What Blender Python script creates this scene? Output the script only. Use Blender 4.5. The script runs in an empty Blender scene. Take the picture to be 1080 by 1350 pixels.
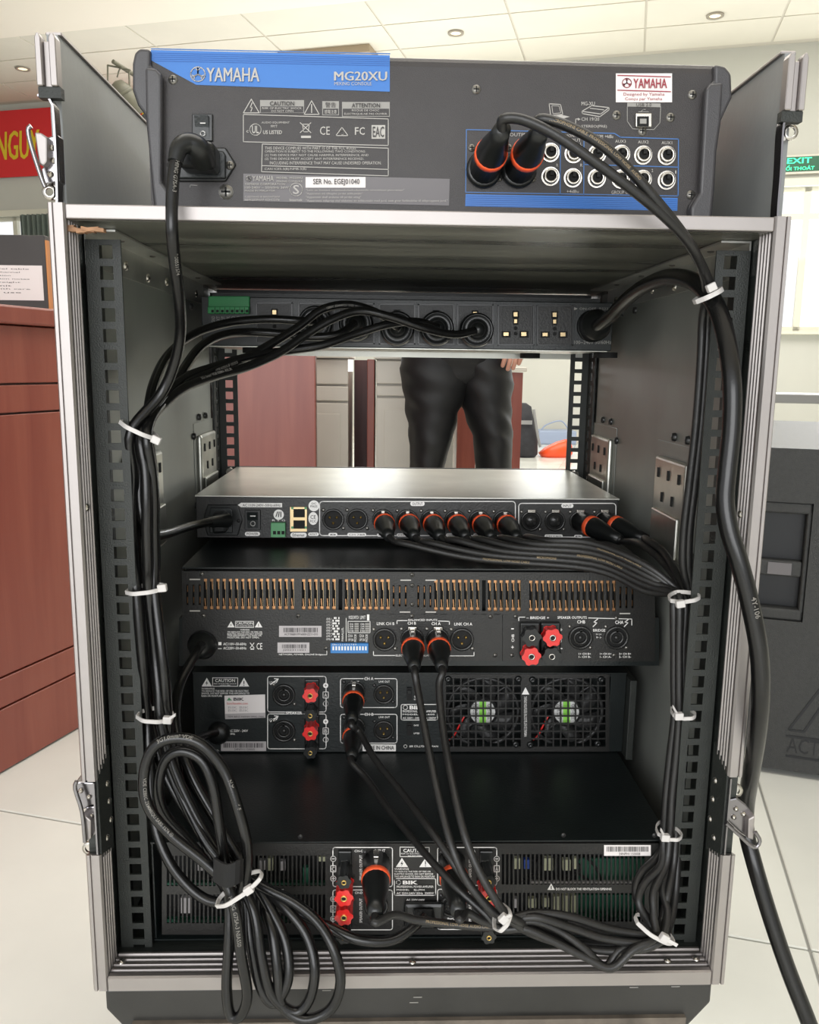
import bpy, math, random
from mathutils import Vector, Matrix
random.seed(7)
PI = math.pi
S = bpy.context.scene
COL = S.collection
# ------------------------------------------------------------------ camera
CAM = Vector((-.027, -.6281, -.0791)); YAW, PITCH, ROLL, F = .0325, -.1729, .0131, 1093.8
_f = Vector((math.sin(YAW)*math.cos(PITCH), math.cos(YAW)*math.cos(PITCH), math.sin(PITCH)))
_r0 = Vector((math.cos(YAW), -math.sin(YAW), 0)); _u0 = _r0.cross(_f)
_r = math.cos(ROLL)*_r0+math.sin(ROLL)*_u0; _u = -math.sin(ROLL)*_r0+math.cos(ROLL)*_u0
cd = bpy.data.cameras.new('camera'); cam = bpy.data.objects.new('camera', cd); COL.objects.link(cam)
cam.matrix_world = Matrix(((_r.x, _u.x, -_f.x, CAM.x), (_r.y, _u.y, -_f.y, CAM.y), (_r.z, _u.z, -_f.z, CAM.z), (0, 0, 0, 1)))
cd.sensor_fit = 'VERTICAL'; cd.sensor_height = 24; cd.lens = 24*F/1350; cd.clip_start = .02; cd.clip_end = 60
S.camera = cam
# ------------------------------------------------------------------ world, lights, exposure
S.view_settings.view_transform = 'Standard'; S.view_settings.look = 'None'
S.view_settings.exposure = 0.0; S.view_settings.gamma = 1; S.view_settings.use_curve_mapping = False
w = bpy.data.worlds.new('world'); S.world = w; w.use_nodes = True
w.node_tree.nodes['Background'].inputs[0].default_value = (.96, .98, 1, 1)
w.node_tree.nodes['Background'].inputs[1].default_value = 1.15
FZ = -.86; CZ = 3.01                                   # floor and ceiling heights (camera is .78 above the floor)
HD = math.radians(16.5)
ED = Vector((math.sin(HD), math.cos(HD), 0)); EX = Vector((math.cos(HD), -math.sin(HD), 0))
def RC(ex, ed, z): return Vector((CAM.x, CAM.y, 0))+EX*ex+ED*ed+Vector((0, 0, z))
def area(name, loc, sx, sy, power, target, color=(1, .97, .92)):
    l = bpy.data.lights.new(name, 'AREA'); l.shape = 'RECTANGLE'; l.size = sx; l.size_y = sy; l.energy = power; l.color = color
    o = bpy.data.objects.new(name, l); COL.objects.link(o); o.location = loc
    o.rotation_euler = (Vector(target)-Vector(loc)).to_track_quat('-Z', 'Y').to_euler(); return o
area('ceiling_light_near', RC(0, 1.0, 2.9), 3.5, 2.0, 60, RC(0, 1.0, 0))
area('ceiling_light_far', RC(0, 5.5, 2.9), 6, 3.0, 230, RC(0, 5.5, 0))
for k_, x_ in enumerate((-4.6, -1.9, 2.6)): area('window_daylight', RC(x_, 9.0, .9), 2.6, 1.3, 62, RC(x_*.6, 3.0, 3.0), (.97, .99, 1))
area('window_daylight_behind', (-.5, -2.9, .25), 2.6, 1.5, 62, (0, 0, -.25), (.98, .99, 1))  # added fill lamp behind the camera, brightens the rack front
# ------------------------------------------------------------------ projection helpers (pixel of the photograph -> point at a true depth)
def at(px, py, Y=None, X=None, Z=None):
    d = _r*((px-540)/F)-_u*((py-675)/F)+_f
    t = (Y-CAM.y)/d.y if Y is not None else ((X-CAM.x)/d.x if X is not None else (Z-CAM.z)/d.z)
    return CAM+d*t
def atr(px, py, ed):
    d = _r*((px-540)/F)-_u*((py-675)/F)+_f
    return CAM+d*(ed/d.dot(ED))
def pm(px, P): return px*(Vector(P)-CAM).dot(_f)/F     # pixels -> metres at P
# ------------------------------------------------------------------ materials
def mat(name, col, rough=.5, metal=0, noise=0, nscale=20, bump=0, bscale=200, emit=0, stretch=(1, 1, 1), spec=.5, coat=0, rvar=0, alpha=None):
    m = bpy.data.materials.new(name); m.use_nodes = True; nt = m.node_tree; b = nt.nodes['Principled BSDF']
    c = (col[0], col[1], col[2], 1)
    b.inputs['Base Color'].default_value = c; b.inputs['Roughness'].default_value = rough; b.inputs['Metallic'].default_value = metal
    b.inputs['Specular IOR Level'].default_value = spec; b.inputs['Coat Weight'].default_value = coat
    if noise or bump or rvar:
        tc = nt.nodes.new('ShaderNodeTexCoord'); mp = nt.nodes.new('ShaderNodeMapping'); mp.inputs['Scale'].default_value = stretch
        nt.links.new(tc.outputs['Object'], mp.inputs[0])
    if noise or rvar:
        n = nt.nodes.new('ShaderNodeTexNoise'); n.inputs['Scale'].default_value = nscale; n.inputs['Detail'].default_value = 6
        nt.links.new(mp.outputs[0], n.inputs[0])
    if noise:
        mr = nt.nodes.new('ShaderNodeMapRange'); mr.inputs[1].default_value = .3; mr.inputs[2].default_value = .7
        mr.inputs[3].default_value = 1-noise; mr.inputs[4].default_value = 1+noise
        mx = nt.nodes.new('ShaderNodeMix'); mx.data_type = 'RGBA'; mx.blend_type = 'MULTIPLY'; mx.inputs[0].default_value = 1
        mx.inputs[6].default_value = c
        nt.links.new(n.outputs[0], mr.inputs[0]); nt.links.new(mr.outputs[0], mx.inputs[7]); nt.links.new(mx.outputs[2], b.inputs['Base Color'])
    if rvar:
        m2 = nt.nodes.new('ShaderNodeMapRange'); m2.inputs[1].default_value = .3; m2.inputs[2].default_value = .7
        m2.inputs[3].default_value = max(0, rough-rvar); m2.inputs[4].default_value = rough+rvar
        nt.links.new(n.outputs[0], m2.inputs[0]); nt.links.new(m2.outputs[0], b.inputs['Roughness'])
    if bump:
        n2 = nt.nodes.new('ShaderNodeTexNoise'); n2.inputs['Scale'].default_value = bscale; n2.inputs['Detail'].default_value = 3
        nt.links.new(mp.outputs[0], n2.inputs[0])
        bp = nt.nodes.new('ShaderNodeBump'); bp.inputs['Strength'].default_value = bump; bp.inputs['Distance'].default_value = .002
        nt.links.new(n2.outputs[0], bp.inputs['Height']); nt.links.new(bp.outputs[0], b.inputs['Normal'])
    if coat: b.inputs['Coat Roughness'].default_value = .25
    if emit: b.inputs['Emission Color'].default_value = c; b.inputs['Emission Strength'].default_value = emit
    return m
def wood(name, c1, c2, rough, vertical=True):
    m = mat(name, c1, rough, coat=.3); nt = m.node_tree; b = nt.nodes['Principled BSDF']
    tc = nt.nodes.new('ShaderNodeTexCoord'); mp = nt.nodes.new('ShaderNodeMapping'); mp.inputs['Scale'].default_value = (9, 9, .8) if vertical else (1, 9, 9)
    n = nt.nodes.new('ShaderNodeTexNoise'); n.inputs['Scale'].default_value = 3; n.inputs['Detail'].default_value = 8; n.inputs['Distortion'].default_value = .6
    r = nt.nodes.new('ShaderNodeValToRGB'); r.color_ramp.elements[0].position = .3; r.color_ramp.elements[1].position = .7
    r.color_ramp.elements[0].color = (*c1, 1); r.color_ramp.elements[1].color = (*c2, 1)
    for a, z in ((tc.outputs['Object'], mp.inputs[0]), (mp.outputs[0], n.inputs[0]), (n.outputs[0], r.inputs[0]), (r.outputs[0], b.inputs['Base Color'])): nt.links.new(a, z)
    return m
M = dict(
    alu=mat('brushed_aluminium', (.40, .372, .36), .5, 1, .03, 30),
    chrome=mat('chrome', (.26, .25, .26), .2, 1), nickel=mat('nickel', (.6, .57, .52), .25, 1),
    gold=mat('gold', (.9, .62, .2), .28, 1), brass=mat('brass_contact', (.55, .42, .24), .35, 1),
    copper=mat('copper_fin', (.55, .29, .14), .35, .9, .3, 90),
    rail=mat('black_powder_coat', (.021, .024, .021), .5, 0, .15, 60, .3, 900),
    ply=mat('black_laminate', (.018, .021, .019), .36, 0, .35, 12, .25, 250, stretch=(.3, 3, 3), rvar=.12),
    wing=mat('grey_laminate', (.25, .26, .26), .38, 0, .18, 6, .08, 120, rvar=.1),  # veil haze over the wings is painted in as a lighter grey
    lining=mat('dull_steel_lining', (.27, .28, .255), .44, .3, .28, 7, .05, 40, rvar=.12), plytop=mat('dusty_laminate', (.13, .13, .105), .34, 0, .45, 9, .15, 200, stretch=(.25, 3, 3), rvar=.12),  # plytop: black laminate lightened to paint in the dusty underside sheen
    steel=mat('galvanised_steel', (.6, .6, .56), .38, .85, .15, 30, rvar=.1),
    dish=mat('zinc_dish', (.55, .55, .5), .3, .9, .12, 30),
    black=mat('black_plastic', (.008, .009, .009), .3), matte=mat('matte_black', (.006, .006, .006), .8),
    satin=mat('black_satin_metal', (.006, .009, .009), .36, 0, .2, 40, .12, 500),
    warmpanel=mat('black_panel_enamel', (.011, .0105, .0095), .42, 0, .12, 30, .15, 600),
    topcover=mat('grey_cover_sheet', (.55, .55, .50), .34, .5, .1, 20, .05, 60),  # bright grazing reflection on the processor top painted in as pale grey
    mixer=mat('charcoal_metal', (.030, .026, .026), .5, 0, .08, 50, .35, 1500, coat=.2),
    mixcap=mat('charcoal_plastic', (.045, .043, .046), .45, 0, .06, 50, .2, 1200, coat=.25),
    blue=mat('blue_print', (.02, .155, .50), .4), bluel=mat('pale_blue_print', (.05, .16, .42), .45), bluedk=mat('deep_blue_line', (.012, .11, .40), .4),
    blueswitch=mat('blue_switch_plastic', (.04, .2, .5), .35),
    white=mat('white_print', (.85, .83, .80), .6), grey=mat('grey_print', (.3, .29, .27), .6), dimwhite=mat('faded_print', (.46, .44, .41), .6),
    label=mat('white_label', (.8, .75, .73), .5), greylabel=mat('silver_label', (.46, .43, .43), .45), maroon=mat('maroon_print', (.32, .03, .05), .5), redprint=mat('red_print', (.6, .06, .05), .5),
    ink=mat('dark_ink', (.05, .045, .045), .6), plate=mat('rating_plate', (.15, .14, .145), .5),
    orange=mat('orange_ring', (.9, .11, .03), .4), red=mat('red_plastic', (.7, .02, .018), .25, coat=.4),
    green=mat('green_terminal', (.02, .24, .07), .45), green2=mat('pale_green_terminal', (.09, .3, .13), .45),
    pcb=mat('green_circuit_board', (.01, .09, .05), .5), paleblock=mat('pale_component', (.45, .45, .3), .5), bluecomp=mat('blue_component', (.02, .06, .3), .4),
    lime=mat('lime_sticker', (.3, .75, .1), .5), paper=mat('white_sticker', (.7, .7, .68), .5), fan=mat('fan_plastic', (.03, .03, .03), .4),
    sockb=mat('socket_black', (.022, .022, .021), .26), rubber=mat('black_pvc_jacket', (.005, .005, .005), .27, 0, .2, 30, .04, 300), rubber2=mat('black_matte_jacket', (.014, .0135, .013), .38, 0, .15, 60, .1, 500),
    cableprint=mat('grey_jacket_print', (.2, .19, .17), .6), goldprint=mat('gold_jacket_print', (.27, .2, .11), .5),
    nylon=mat('white_nylon', (.60, .575, .555), .35), screw=mat('screw_steel', (.26, .25, .23), .35, .9), screwdk=mat('dark_screw', (.05, .05, .05), .3, .6),
    rawwood=mat('raw_plywood', (.4, .22, .12), .8, 0, .3, 100), base=mat('scuffed_base_laminate', (.025, .024, .022), .4, 0, .3, 15, .1, 80, rvar=.1),
    baselip=mat('worn_base_edge', (.12, .1, .08), .5, 0, .4, 40),
    floort=mat('white_glazed_tile', (.76, .77, .72), .16, 0, .05, 4, 0, 100, rvar=.05), grout=mat('grey_grout', (.3, .3, .28), .8),
    wallm=mat('pale_wall_paint', (.62, .62, .57), .8, 0, .02, 2), wallg=mat('pale_green_paint', (.72, .80, .74), .75), ceilt=mat('ceiling_tile', (.74, .70, .60), .85, 0, .03, 2), tbar=mat('ceiling_grid_bar', (.62, .58, .5), .6),
    plaster=mat('ceiling_plaster', (.88, .81, .70), .85), tan=mat('tan_bulkhead', (.42, .33, .23), .7),
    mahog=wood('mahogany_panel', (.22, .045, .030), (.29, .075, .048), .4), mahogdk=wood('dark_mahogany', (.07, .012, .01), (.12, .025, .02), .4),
    cream=mat('cream_cabinet', (.74, .70, .62), .35, 0, .03, 8), frame=mat('window_frame_paint', (.8, .78, .66), .5),
    glass=None, banner=mat('red_banner_cloth', (.78, .03, .035), .6), yellow=mat('yellow_letter', (.85, .62, .03), .6),
    exitbg=mat('exit_panel', (.02, .12, .06), .4), exitglow=mat('exit_letters', (.05, .9, .4), .4, emit=1.2),
    olive=mat('olive_can', (.12, .115, .08), .5), carton=mat('black_carton', (.05, .047, .045), .6, 0, .1, 10), kraft=mat('orange_tape_edge', (.6, .25, .08), .6),
    spk=mat('textured_black_coating', (.035, .036, .035), .45, 0, .15, 150, .6, 700), spkdk=mat('speaker_recess', (.006, .007, .009), .5),
    denim=mat('charcoal_trousers', (.006, .006, .007), .55, 0, .25, 12, .3, 40), skin=mat('skin', (.55, .28, .2), .5), hair=mat('black_hair', (.012, .01, .01), .5), shirt=mat('grey_shirt', (.25, .26, .28), .8),
    pack=mat('black_nylon_pack', (.02, .02, .025), .7, 0, .3, 20), packgrey=mat('grey_webbing', (.25, .25, .25), .7), bag=mat('orange_plastic_bag', (.9, .09, .02), .35), bluec=mat('blue_box', (.35, .42, .58), .6),
    bench=mat('grey_bench', (.2, .2, .2), .4), greycurt=mat('grey_green_curtain', (.14, .17, .15), .8), lampm=mat('lamp_diffuser', (1, .85, .6), .5, emit=1.1), canm=mat('downlight_trim', (.35, .31, .25), .4),
)
g = bpy.data.materials.new('window_glass'); g.use_nodes = True; nt = g.node_tree; nt.nodes.clear()
o_ = nt.nodes.new('ShaderNodeOutputMaterial'); tr = nt.nodes.new('ShaderNodeBsdfTransparent'); gl = nt.nodes.new('ShaderNodeBsdfGlossy'); mx = nt.nodes.new('ShaderNodeMixShader')
gl.inputs['Roughness'].default_value = .02; mx.inputs[0].default_value = .06
nt.links.new(tr.outputs[0], mx.inputs[1]); nt.links.new(gl.outputs[0], mx.inputs[2]); nt.links.new(mx.outputs[0], o_.inputs[0]); M['glass'] = g
# ------------------------------------------------------------------ objects
def wl(o):
    p = Vector((0, 0, 0))
    while o: p += o.location; o = o.parent
    return p
def tag(o, label=None, cat=None, group=None, kind=None):
    if label: o['label'] = label
    if cat: o['category'] = cat
    if group: o['group'] = group
    if kind: o['kind'] = kind
    return o
def empty(name, loc, label=None, cat=None, group=None):
    o = bpy.data.objects.new(name, None); o.empty_display_size = .02; COL.objects.link(o); o.location = loc
    return tag(o, label, cat, group)
TXT = {}
def glyphs(s, bold=0):
    k = (s, bold)
    if k not in TXT:
        c = bpy.data.curves.new('t', 'FONT'); c.body = s; c.resolution_u = 2; c.offset = bold
        o = bpy.data.objects.new('t', c); COL.objects.link(o)
        me = bpy.data.meshes.new_from_object(o)
        v = [(p.co.x, p.co.y) for p in me.vertices]; f = [tuple(p.vertices) for p in me.polygons]
        bpy.data.objects.remove(o); bpy.data.curves.remove(c); bpy.data.meshes.remove(me)
        xs = [a for a, _ in v] or [0]; ys = [b for _, b in v] or [0]
        TXT[k] = (v, f, min(xs), max(xs), min(ys), max(ys))
    return TXT[k]
def catmull(P, n=6):
    P = [Vector(p) for p in P]
    if len(P) < 3: return P
    Q = [P[0]*2-P[1]]+P+[P[-1]*2-P[-2]]; out = []
    for i in range(1, len(Q)-2):
        a, b, c, d = Q[i-1:i+3]
        for k in range(n):
            t = k/n
            out.append(.5*((2*b)+(c-a)*t+(2*a-5*b+4*c-d)*t*t+(3*b-a-3*c+d)*t**3))
    out.append(P[-1]); return out
class MB:
    def __init__(s): s.v = []; s.f = []; s.m = []; s.sm = []
    def add(s, vs, fs, m=0, smooth=False):
        b = len(s.v); s.v += [Vector(v) for v in vs]
        for f in fs: s.f.append([i+b for i in f]); s.m.append(m); s.sm.append(smooth)
        return s
    def box(s, x0, x1, y0, y1, z0, z1, m=0):
        if x0 > x1: x0, x1 = x1, x0
        if y0 > y1: y0, y1 = y1, y0
        if z0 > z1: z0, z1 = z1, z0
        return s.add([(x0, y0, z0), (x1, y0, z0), (x1, y1, z0), (x0, y1, z0), (x0, y0, z1), (x1, y0, z1), (x1, y1, z1), (x0, y1, z1)],
                     [(0, 3, 2, 1), (4, 5, 6, 7), (0, 1, 5, 4), (1, 2, 6, 5), (2, 3, 7, 6), (3, 0, 4, 7)], m)
    def obox(s, c, ax, ay, az, m=0):      # oriented box: centre, half-axes
        c, ax, ay, az = map(Vector, (c, ax, ay, az))
        return s.add([c-ax-ay-az, c+ax-ay-az, c+ax+ay-az, c-ax+ay-az, c-ax-ay+az, c+ax-ay+az, c+ax+ay+az, c-ax+ay+az],
                     [(0, 3, 2, 1), (4, 5, 6, 7), (0, 1, 5, 4), (1, 2, 6, 5), (2, 3, 7, 6), (3, 0, 4, 7)], m)
    def prism(s, poly, vec, m=0):
        n = len(poly); vec = Vector(vec); P = [Vector(p) for p in poly]
        nn = Vector((0, 0, 0))
        for i in range(n): nn += P[i].cross(P[(i+1) % n])
        if nn.dot(vec) > 0: P = P[::-1]
        return s.add(P+[p+vec for p in P], [tuple(range(n)), tuple(range(2*n-1, n-1, -1))]+[(i, i+n, (i+1) % n+n, (i+1) % n) for i in range(n)], m)
    def lathe(s, p, d, prof, n=16, m=0, a=0, a0=0, a1=None):
        # prof: list of (r, t); t along d; a rim may be partial
        p = Vector(p); d = Vector(d).normalized(); u = d.orthogonal().normalized()
        if abs(d.z) < .9: u = Vector((0, 0, 1)).cross(d).normalized()
        w_ = d.cross(u); full = a1 is None; a1 = 2*PI if full else a1; k = n if full else n+1
        vs = []
        for r, t in prof:
            for i in range(k):
                q = a0+(a1-a0)*i/n; vs.append(p+d*t+(u*math.cos(q)+w_*math.sin(q))*max(r, 1e-6))
        fs = [(j*k+i, j*k+(i+1) % k, (j+1)*k+(i+1) % k, (j+1)*k+i) for j in range(len(prof)-1) for i in range(k if full else n)]
        return s.add(vs, fs, m, True)
    def disc(s, p, d, r, t, n=16, m=0): return s.lathe(p, d, [(0, 0), (r, 0)], n, m).cyl(p, d, r, t, n, m)
    def cyl(s, p, d, r, t, n=16, m=0, r2=None):
        r2 = r if r2 is None else r2; d = Vector(d).normalized(); p = Vector(p)
        s.lathe(p, d, [(r, 0), (r2, t)], n, m); s.lathe(p, d, [(0, 0), (r, 0)], n, m); s.lathe(p+d*t, d, [(r2, 0), (0, 0)], n, m); return s
    def ring(s, p, d, r0, r1, t, n=20, m=0): return s.lathe(p, d, [(r0, 0), (r1, 0), (r1, t), (r0, t), (r0, 0)], n, m)
    def tube(s, P, r, n=8, m=0, sub=6, flat=1, caps=True):
        P = catmull(P, sub) if sub > 1 else [Vector(p) for p in P]
        T = [(P[min(i+1, len(P)-1)]-P[max(i-1, 0)]).normalized() for i in range(len(P))]
        u = T[0].orthogonal().normalized(); vs = []
        for i, p in enumerate(P):
            u = (u-T[i]*u.dot(T[i])).normalized(); w_ = T[i].cross(u); rr = r(i/(len(P)-1)) if callable(r) else r
            for k in range(n): q = 2*PI*k/n; vs.append(p+u*math.cos(q)*rr+w_*math.sin(q)*rr*flat)
        fs = [(j*n+i, j*n+(i+1) % n, (j+1)*n+(i+1) % n, (j+1)*n+i) for j in range(len(P)-1) for i in range(n)]
        s.add(vs, fs, m, True)
        if caps:
            s.add(vs[:n], [tuple(range(n-1, -1, -1))], m); s.add(vs[-n:], [tuple(range(n))], m)
        return s
    def strip(s, P, wd, th, nrm, m=0, sub=5):  # flat band along a path
        P = catmull(P, sub); vs = []; nrm = Vector(nrm)
        for i, p in enumerate(P):
            t = (P[min(i+1, len(P)-1)]-P[max(i-1, 0)]).normalized(); b = t.cross(nrm).normalized(); n_ = b.cross(t)
            vs += [p+b*wd/2, p-b*wd/2, p-b*wd/2+n_*th, p+b*wd/2+n_*th]
        k = len(P); fs = [(j*4+i, (j+1)*4+i, (j+1)*4+(i+1) % 4, j*4+(i+1) % 4) for j in range(k-1) for i in range(4)]
        return s.add(vs, fs+[(0, 1, 2, 3), (4*k-1, 4*k-2, 4*k-3, 4*k-4)], m)
    def text(s, t, O, XV, YV, m=0, bold=0):
        if bold and ('M' in t or 'W' in t or 'N' in t):
            O, XV = Vector(O), Vector(XV); g_ = glyphs(t, 0); e = XV*(bold*.8/(g_[3]-g_[2]))
            nz = XV.cross(Vector(YV)).normalized()*.00012
            for k in (-1, 1): s.text(t, O+e*k+nz*(k+2), XV, YV, m)
            bold = 0
        v, f, x0, x1, y0, y1 = glyphs(t, bold); O, XV, YV = Vector(O), Vector(XV), Vector(YV)
        return s.add([O+XV*((x-x0)/(x1-x0))+YV*((y-y0)/(y1-y0)) for x, y in v], f, m)
    def tp(s, t, x0, y0, x1, y1, Y, m=0, bold=0, rot=0, off=.0005):   # text in a rectangle given on the panel at depth Y
        A = lambda a, b: at(a, b, Y)-Vector((0, off, 0))
        if rot == 0: O = A(x0, y1); return s.text(t, O, A(x1, y1)-O, A(x0, y0)-O, m, bold)
        if rot == 1: O = A(x1, y1); return s.text(t, O, A(x1, y0)-O, A(x0, y1)-O, m, bold)      # reads upwards
        O = A(x0, y0); return s.text(t, O, A(x0, y1)-O, A(x1, y0)-O, m, bold)                  # reads downwards
    def rp(s, x0, y0, x1, y1, Y, m=0, th=.0004, off=0):               # flat plate on a panel
        P = [at(x0, y1, Y), at(x1, y1, Y), at(x1, y0, Y), at(x0, y0, Y)]
        return s.prism([p-Vector((0, off, 0)) for p in P], (0, -th, 0), m)
    def pp(s, pts, Y, m=0, th=.0004, off=0):
        return s.prism([at(a, b, Y)-Vector((0, off, 0)) for a, b in pts], (0, -th, 0), m)
    def lp(s, pts, Y, wpx, m=0, closed=False, off=.0003):             # thin printed line on a panel
        P = [at(a, b, Y) for a, b in pts]
        if closed: P.append(P[0])
        hw = pm(wpx, P[0])/2
        for a, b in zip(P, P[1:]):
            d = (b-a); L = d.length
            if L < 1e-6: continue
            d /= L; n_ = Vector((-d.z, 0, d.x)); c = (a+b)/2-Vector((0, off, 0))
            s.obox(c, d*(L/2+hw*.9), (0, .0001, 0), n_*hw, m)
        return s
    def frame(s, x0, y0, x1, y1, Y, wpx, m=0, r=3):
        pts = []
        for cx, cy, a0 in ((x1-r, y0+r, -90), (x1-r, y1-r, 0), (x0+r, y1-r, 90), (x0+r, y0+r, 180)):
            for k in range(4): q = math.radians(a0+30*k); pts.append((cx+r*math.cos(q), cy+r*math.sin(q)))
        return s.lp(pts, Y, wpx, m, True)
    def cabletext(s, P, t0, txt, h, r, m=0, roll=0, flip=False):
        P = catmull(P, 8); L = [0]
        for a, b in zip(P, P[1:]): L.append(L[-1]+(b-a).length)
        v, f, x0, x1, y0, y1 = glyphs(txt, .01); k = h/(y1-y0) if y1 > y0 else 1; out = []
        for x, y in v:
            u = t0*L[-1]+(x1-x if flip else x-x0)*k; u = min(max(u, 0), L[-1]-1e-5); q = ((y-(y0+y1)/2)*k)*(-1 if flip else 1)/r+roll
            i = max(j for j in range(len(L)-1) if L[j] <= u); tt = (u-L[i])/max(1e-9, L[i+1]-L[i]); p = P[i].lerp(P[i+1], tt)
            T = (P[min(i+2, len(P)-1)]-P[max(i-1, 0)]).normalized(); n_ = (CAM-p); n_ = (n_-T*n_.dot(T)).normalized(); b_ = n_.cross(T)
            out.append(p+(n_*math.cos(q)+b_*math.sin(q))*(r+.0002))
        return s.add(out, f, m)
    def build(s, name, mats, parent=None, bevel=0, seg=2, label=None, kind=None):
        if not isinstance(mats, (list, tuple)): mats = [mats]
        me = bpy.data.meshes.new(name); off = wl(parent)
        me.from_pydata([v-off for v in s.v], [], s.f)
        for k in mats: me.materials.append(M[k] if isinstance(k, str) else k)
        me.polygons.foreach_set('material_index', s.m); me.polygons.foreach_set('use_smooth', s.sm); me.update()
        o = bpy.data.objects.new(name, me); COL.objects.link(o)
        if parent: o.parent = parent
        if 'lettering' in name or 'print' in name: o['kind'] = 'stuff'
        if bevel:
            b = o.modifiers.new('bevel', 'BEVEL'); b.width = bevel; b.segments = seg; b.limit_method = 'ANGLE'; b.harden_normals = False
        return tag(o, label, None, None, kind)
def recenter(o):                      # a top-level mesh gets its origin at its own base
    me = o.data; c = Vector((0, 0, 0)); zs = min(v.co.z for v in me.vertices)
    for v in me.vertices: c += v.co
    c /= len(me.vertices); c.z = zs
    me.transform(Matrix.Translation(-c)); o.location = o.location+c; return o
def piece(name, me, loc, parent, label=None):
    o = bpy.data.objects.new(name, me); COL.objects.link(o); o.parent = parent; o.location = Vector(loc)-wl(parent); return o
# ================================================================== ROOM
ROT = (0, 0, -HD); BW = 9.2
def rbox(name, ex0, ex1, ed0, ed1, z0, z1, m, parent=None, kind=None, bevel=0):
    mb = MB(); mb.box(ex0, ex1, ed0, ed1, z0, z1)
    mb.v = [RC(v.x, v.y, v.z) for v in mb.v]
    return mb.build(name, m, parent, bevel, kind=kind)
P = at(1070, 1258, Z=FZ)-CAM; fex = P.dot(EX) % .8; Q = at(1020, 1244, Z=FZ)-CAM; fed = Q.dot(ED) % .8
floor = rbox('floor', -9.6, 6, -3.2, BW+.1, FZ-.06, FZ-.004, 'grout', kind='structure')
tb = MB().box(-.398, .398, -.398, .398, -.012, 0); to = tb.build('floor_tile', 'floort', floor, bevel=.0015, seg=1); tme = to.data
first = True
for i in range(-7, 6):
    for j in range(-2, 12):
        p = RC(fex+.8*i+.4, fed+.8*j+.4, FZ)
        if not (-5.4 < fex+.8*i < 3.6): continue
        o = to if first else piece('floor_tile', tme, p, floor)
        if not first:
            b = o.modifiers.new('bevel', 'BEVEL'); b.width = .0015; b.segments = 1
        o.location = p-wl(floor); o.rotation_euler = ROT; first = False
ceil = rbox('ceiling', -9.6, 6, -3.2, BW+.1, CZ, CZ+.05, 'tbar', kind='structure')
C0 = at(690, 70, Z=CZ)-CAM; cex = C0.dot(EX); R0 = at(680, 50, Z=CZ)-CAM; ced = R0.dot(ED); SE = (at(285, 20, Z=CZ-.03)-CAM).dot(ED)
rbox('ceiling_plaster', -9.6, 6, -3.2, SE, CZ-.04, CZ, 'plaster', ceil)
tme2 = None
for i in range(-7, 6):
    for j in range(0, 4):
        a = cex+1.165*i; d0 = SE+.597*j
        if j < 0 or d0 > BW-.1 or a > 5 or a < -9.4: continue
        if tme2 is None:
            o = MB().box(-.572, .572, -.289, .289, -.008, .0).build('ceiling_tile', 'ceilt', ceil); tme2 = o.data
        else: o = piece('ceiling_tile', tme2, (0, 0, 0), ceil)
        o.location = RC(a+.5825, d0+.2985, CZ)-wl(ceil); o.rotation_euler = ROT
for k, (px, py, lb) in enumerate(((601, 43, 'round recessed ceiling downlight above the middle of the mixer'), (943, 20, 'round recessed ceiling downlight at the upper right'), (30, 90, 'round recessed ceiling downlight at the far left above the banner'))):
    p = at(px, py, Z=CZ-.01); t = empty('downlight', p, lb, 'ceiling light', 'recessed downlights')
    MB().ring(p, (0, 0, -1), .075, .05, .012, 24).build('trim_ring', 'canm', t)
    MB().cyl(p, (0, 0, -1), .05, .004, 24).build('lamp', 'lampm', t)
a = atr(366, 64, BW-.9); b_ = atr(487, 50, BW-.9)
rbox('trim_1', (a-CAM).dot(EX), (b_-CAM).dot(EX), BW-.9, BW-.6, a.z-.1, b_.z, 'tan', kind='structure')
rbox('trim_3', (a-CAM).dot(EX), (b_-CAM).dot(EX), BW-.6, BW-.002, b_.z-.05, b_.z-.001, 'tan', kind='structure')
# walls
SILL, HEAD = atr(1058, 437, BW).z, atr(1058, 246, BW).z; TR = atr(1058, 285, BW).z
lw = (atr(62, 300, BW)-CAM).dot(EX)
WX = [(-9.0, lw), (-3.3, -.6), (.7, 4.2)]  # middle window is unseen, added to let in more light
wb = MB(); last = -9.5
for a, b in WX+[(6, 6)]:
    if a > last: wb.box(last, a, BW, BW+.12, FZ, CZ, 0)
    if b > a: wb.box(a, b, BW, BW+.12, HEAD, CZ, 0); wb.box(a, b, BW, BW+.12, FZ, SILL, 0)
    last = b
wb.v = [RC(v.x, v.y, v.z) for v in wb.v]; wb.build('wall_back', 'wallm', kind='structure')
rbox('wall_left', -9.6, -9.5, -3.2, BW+.1, FZ, CZ, 'wallm', kind='structure'); rbox('wall_right', 6, 6.1, -3.2, BW+.1, FZ, CZ, 'wallm', kind='structure')
rbox('baseboard_back', -9.5, 6, BW-.015, BW, FZ, FZ+.1, 'cream', kind='structure')
rbox('trim_2', -9.4, 5.9, BW-.05, BW-.002, HEAD, HEAD+.07, 'frame', kind='structure')
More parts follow.
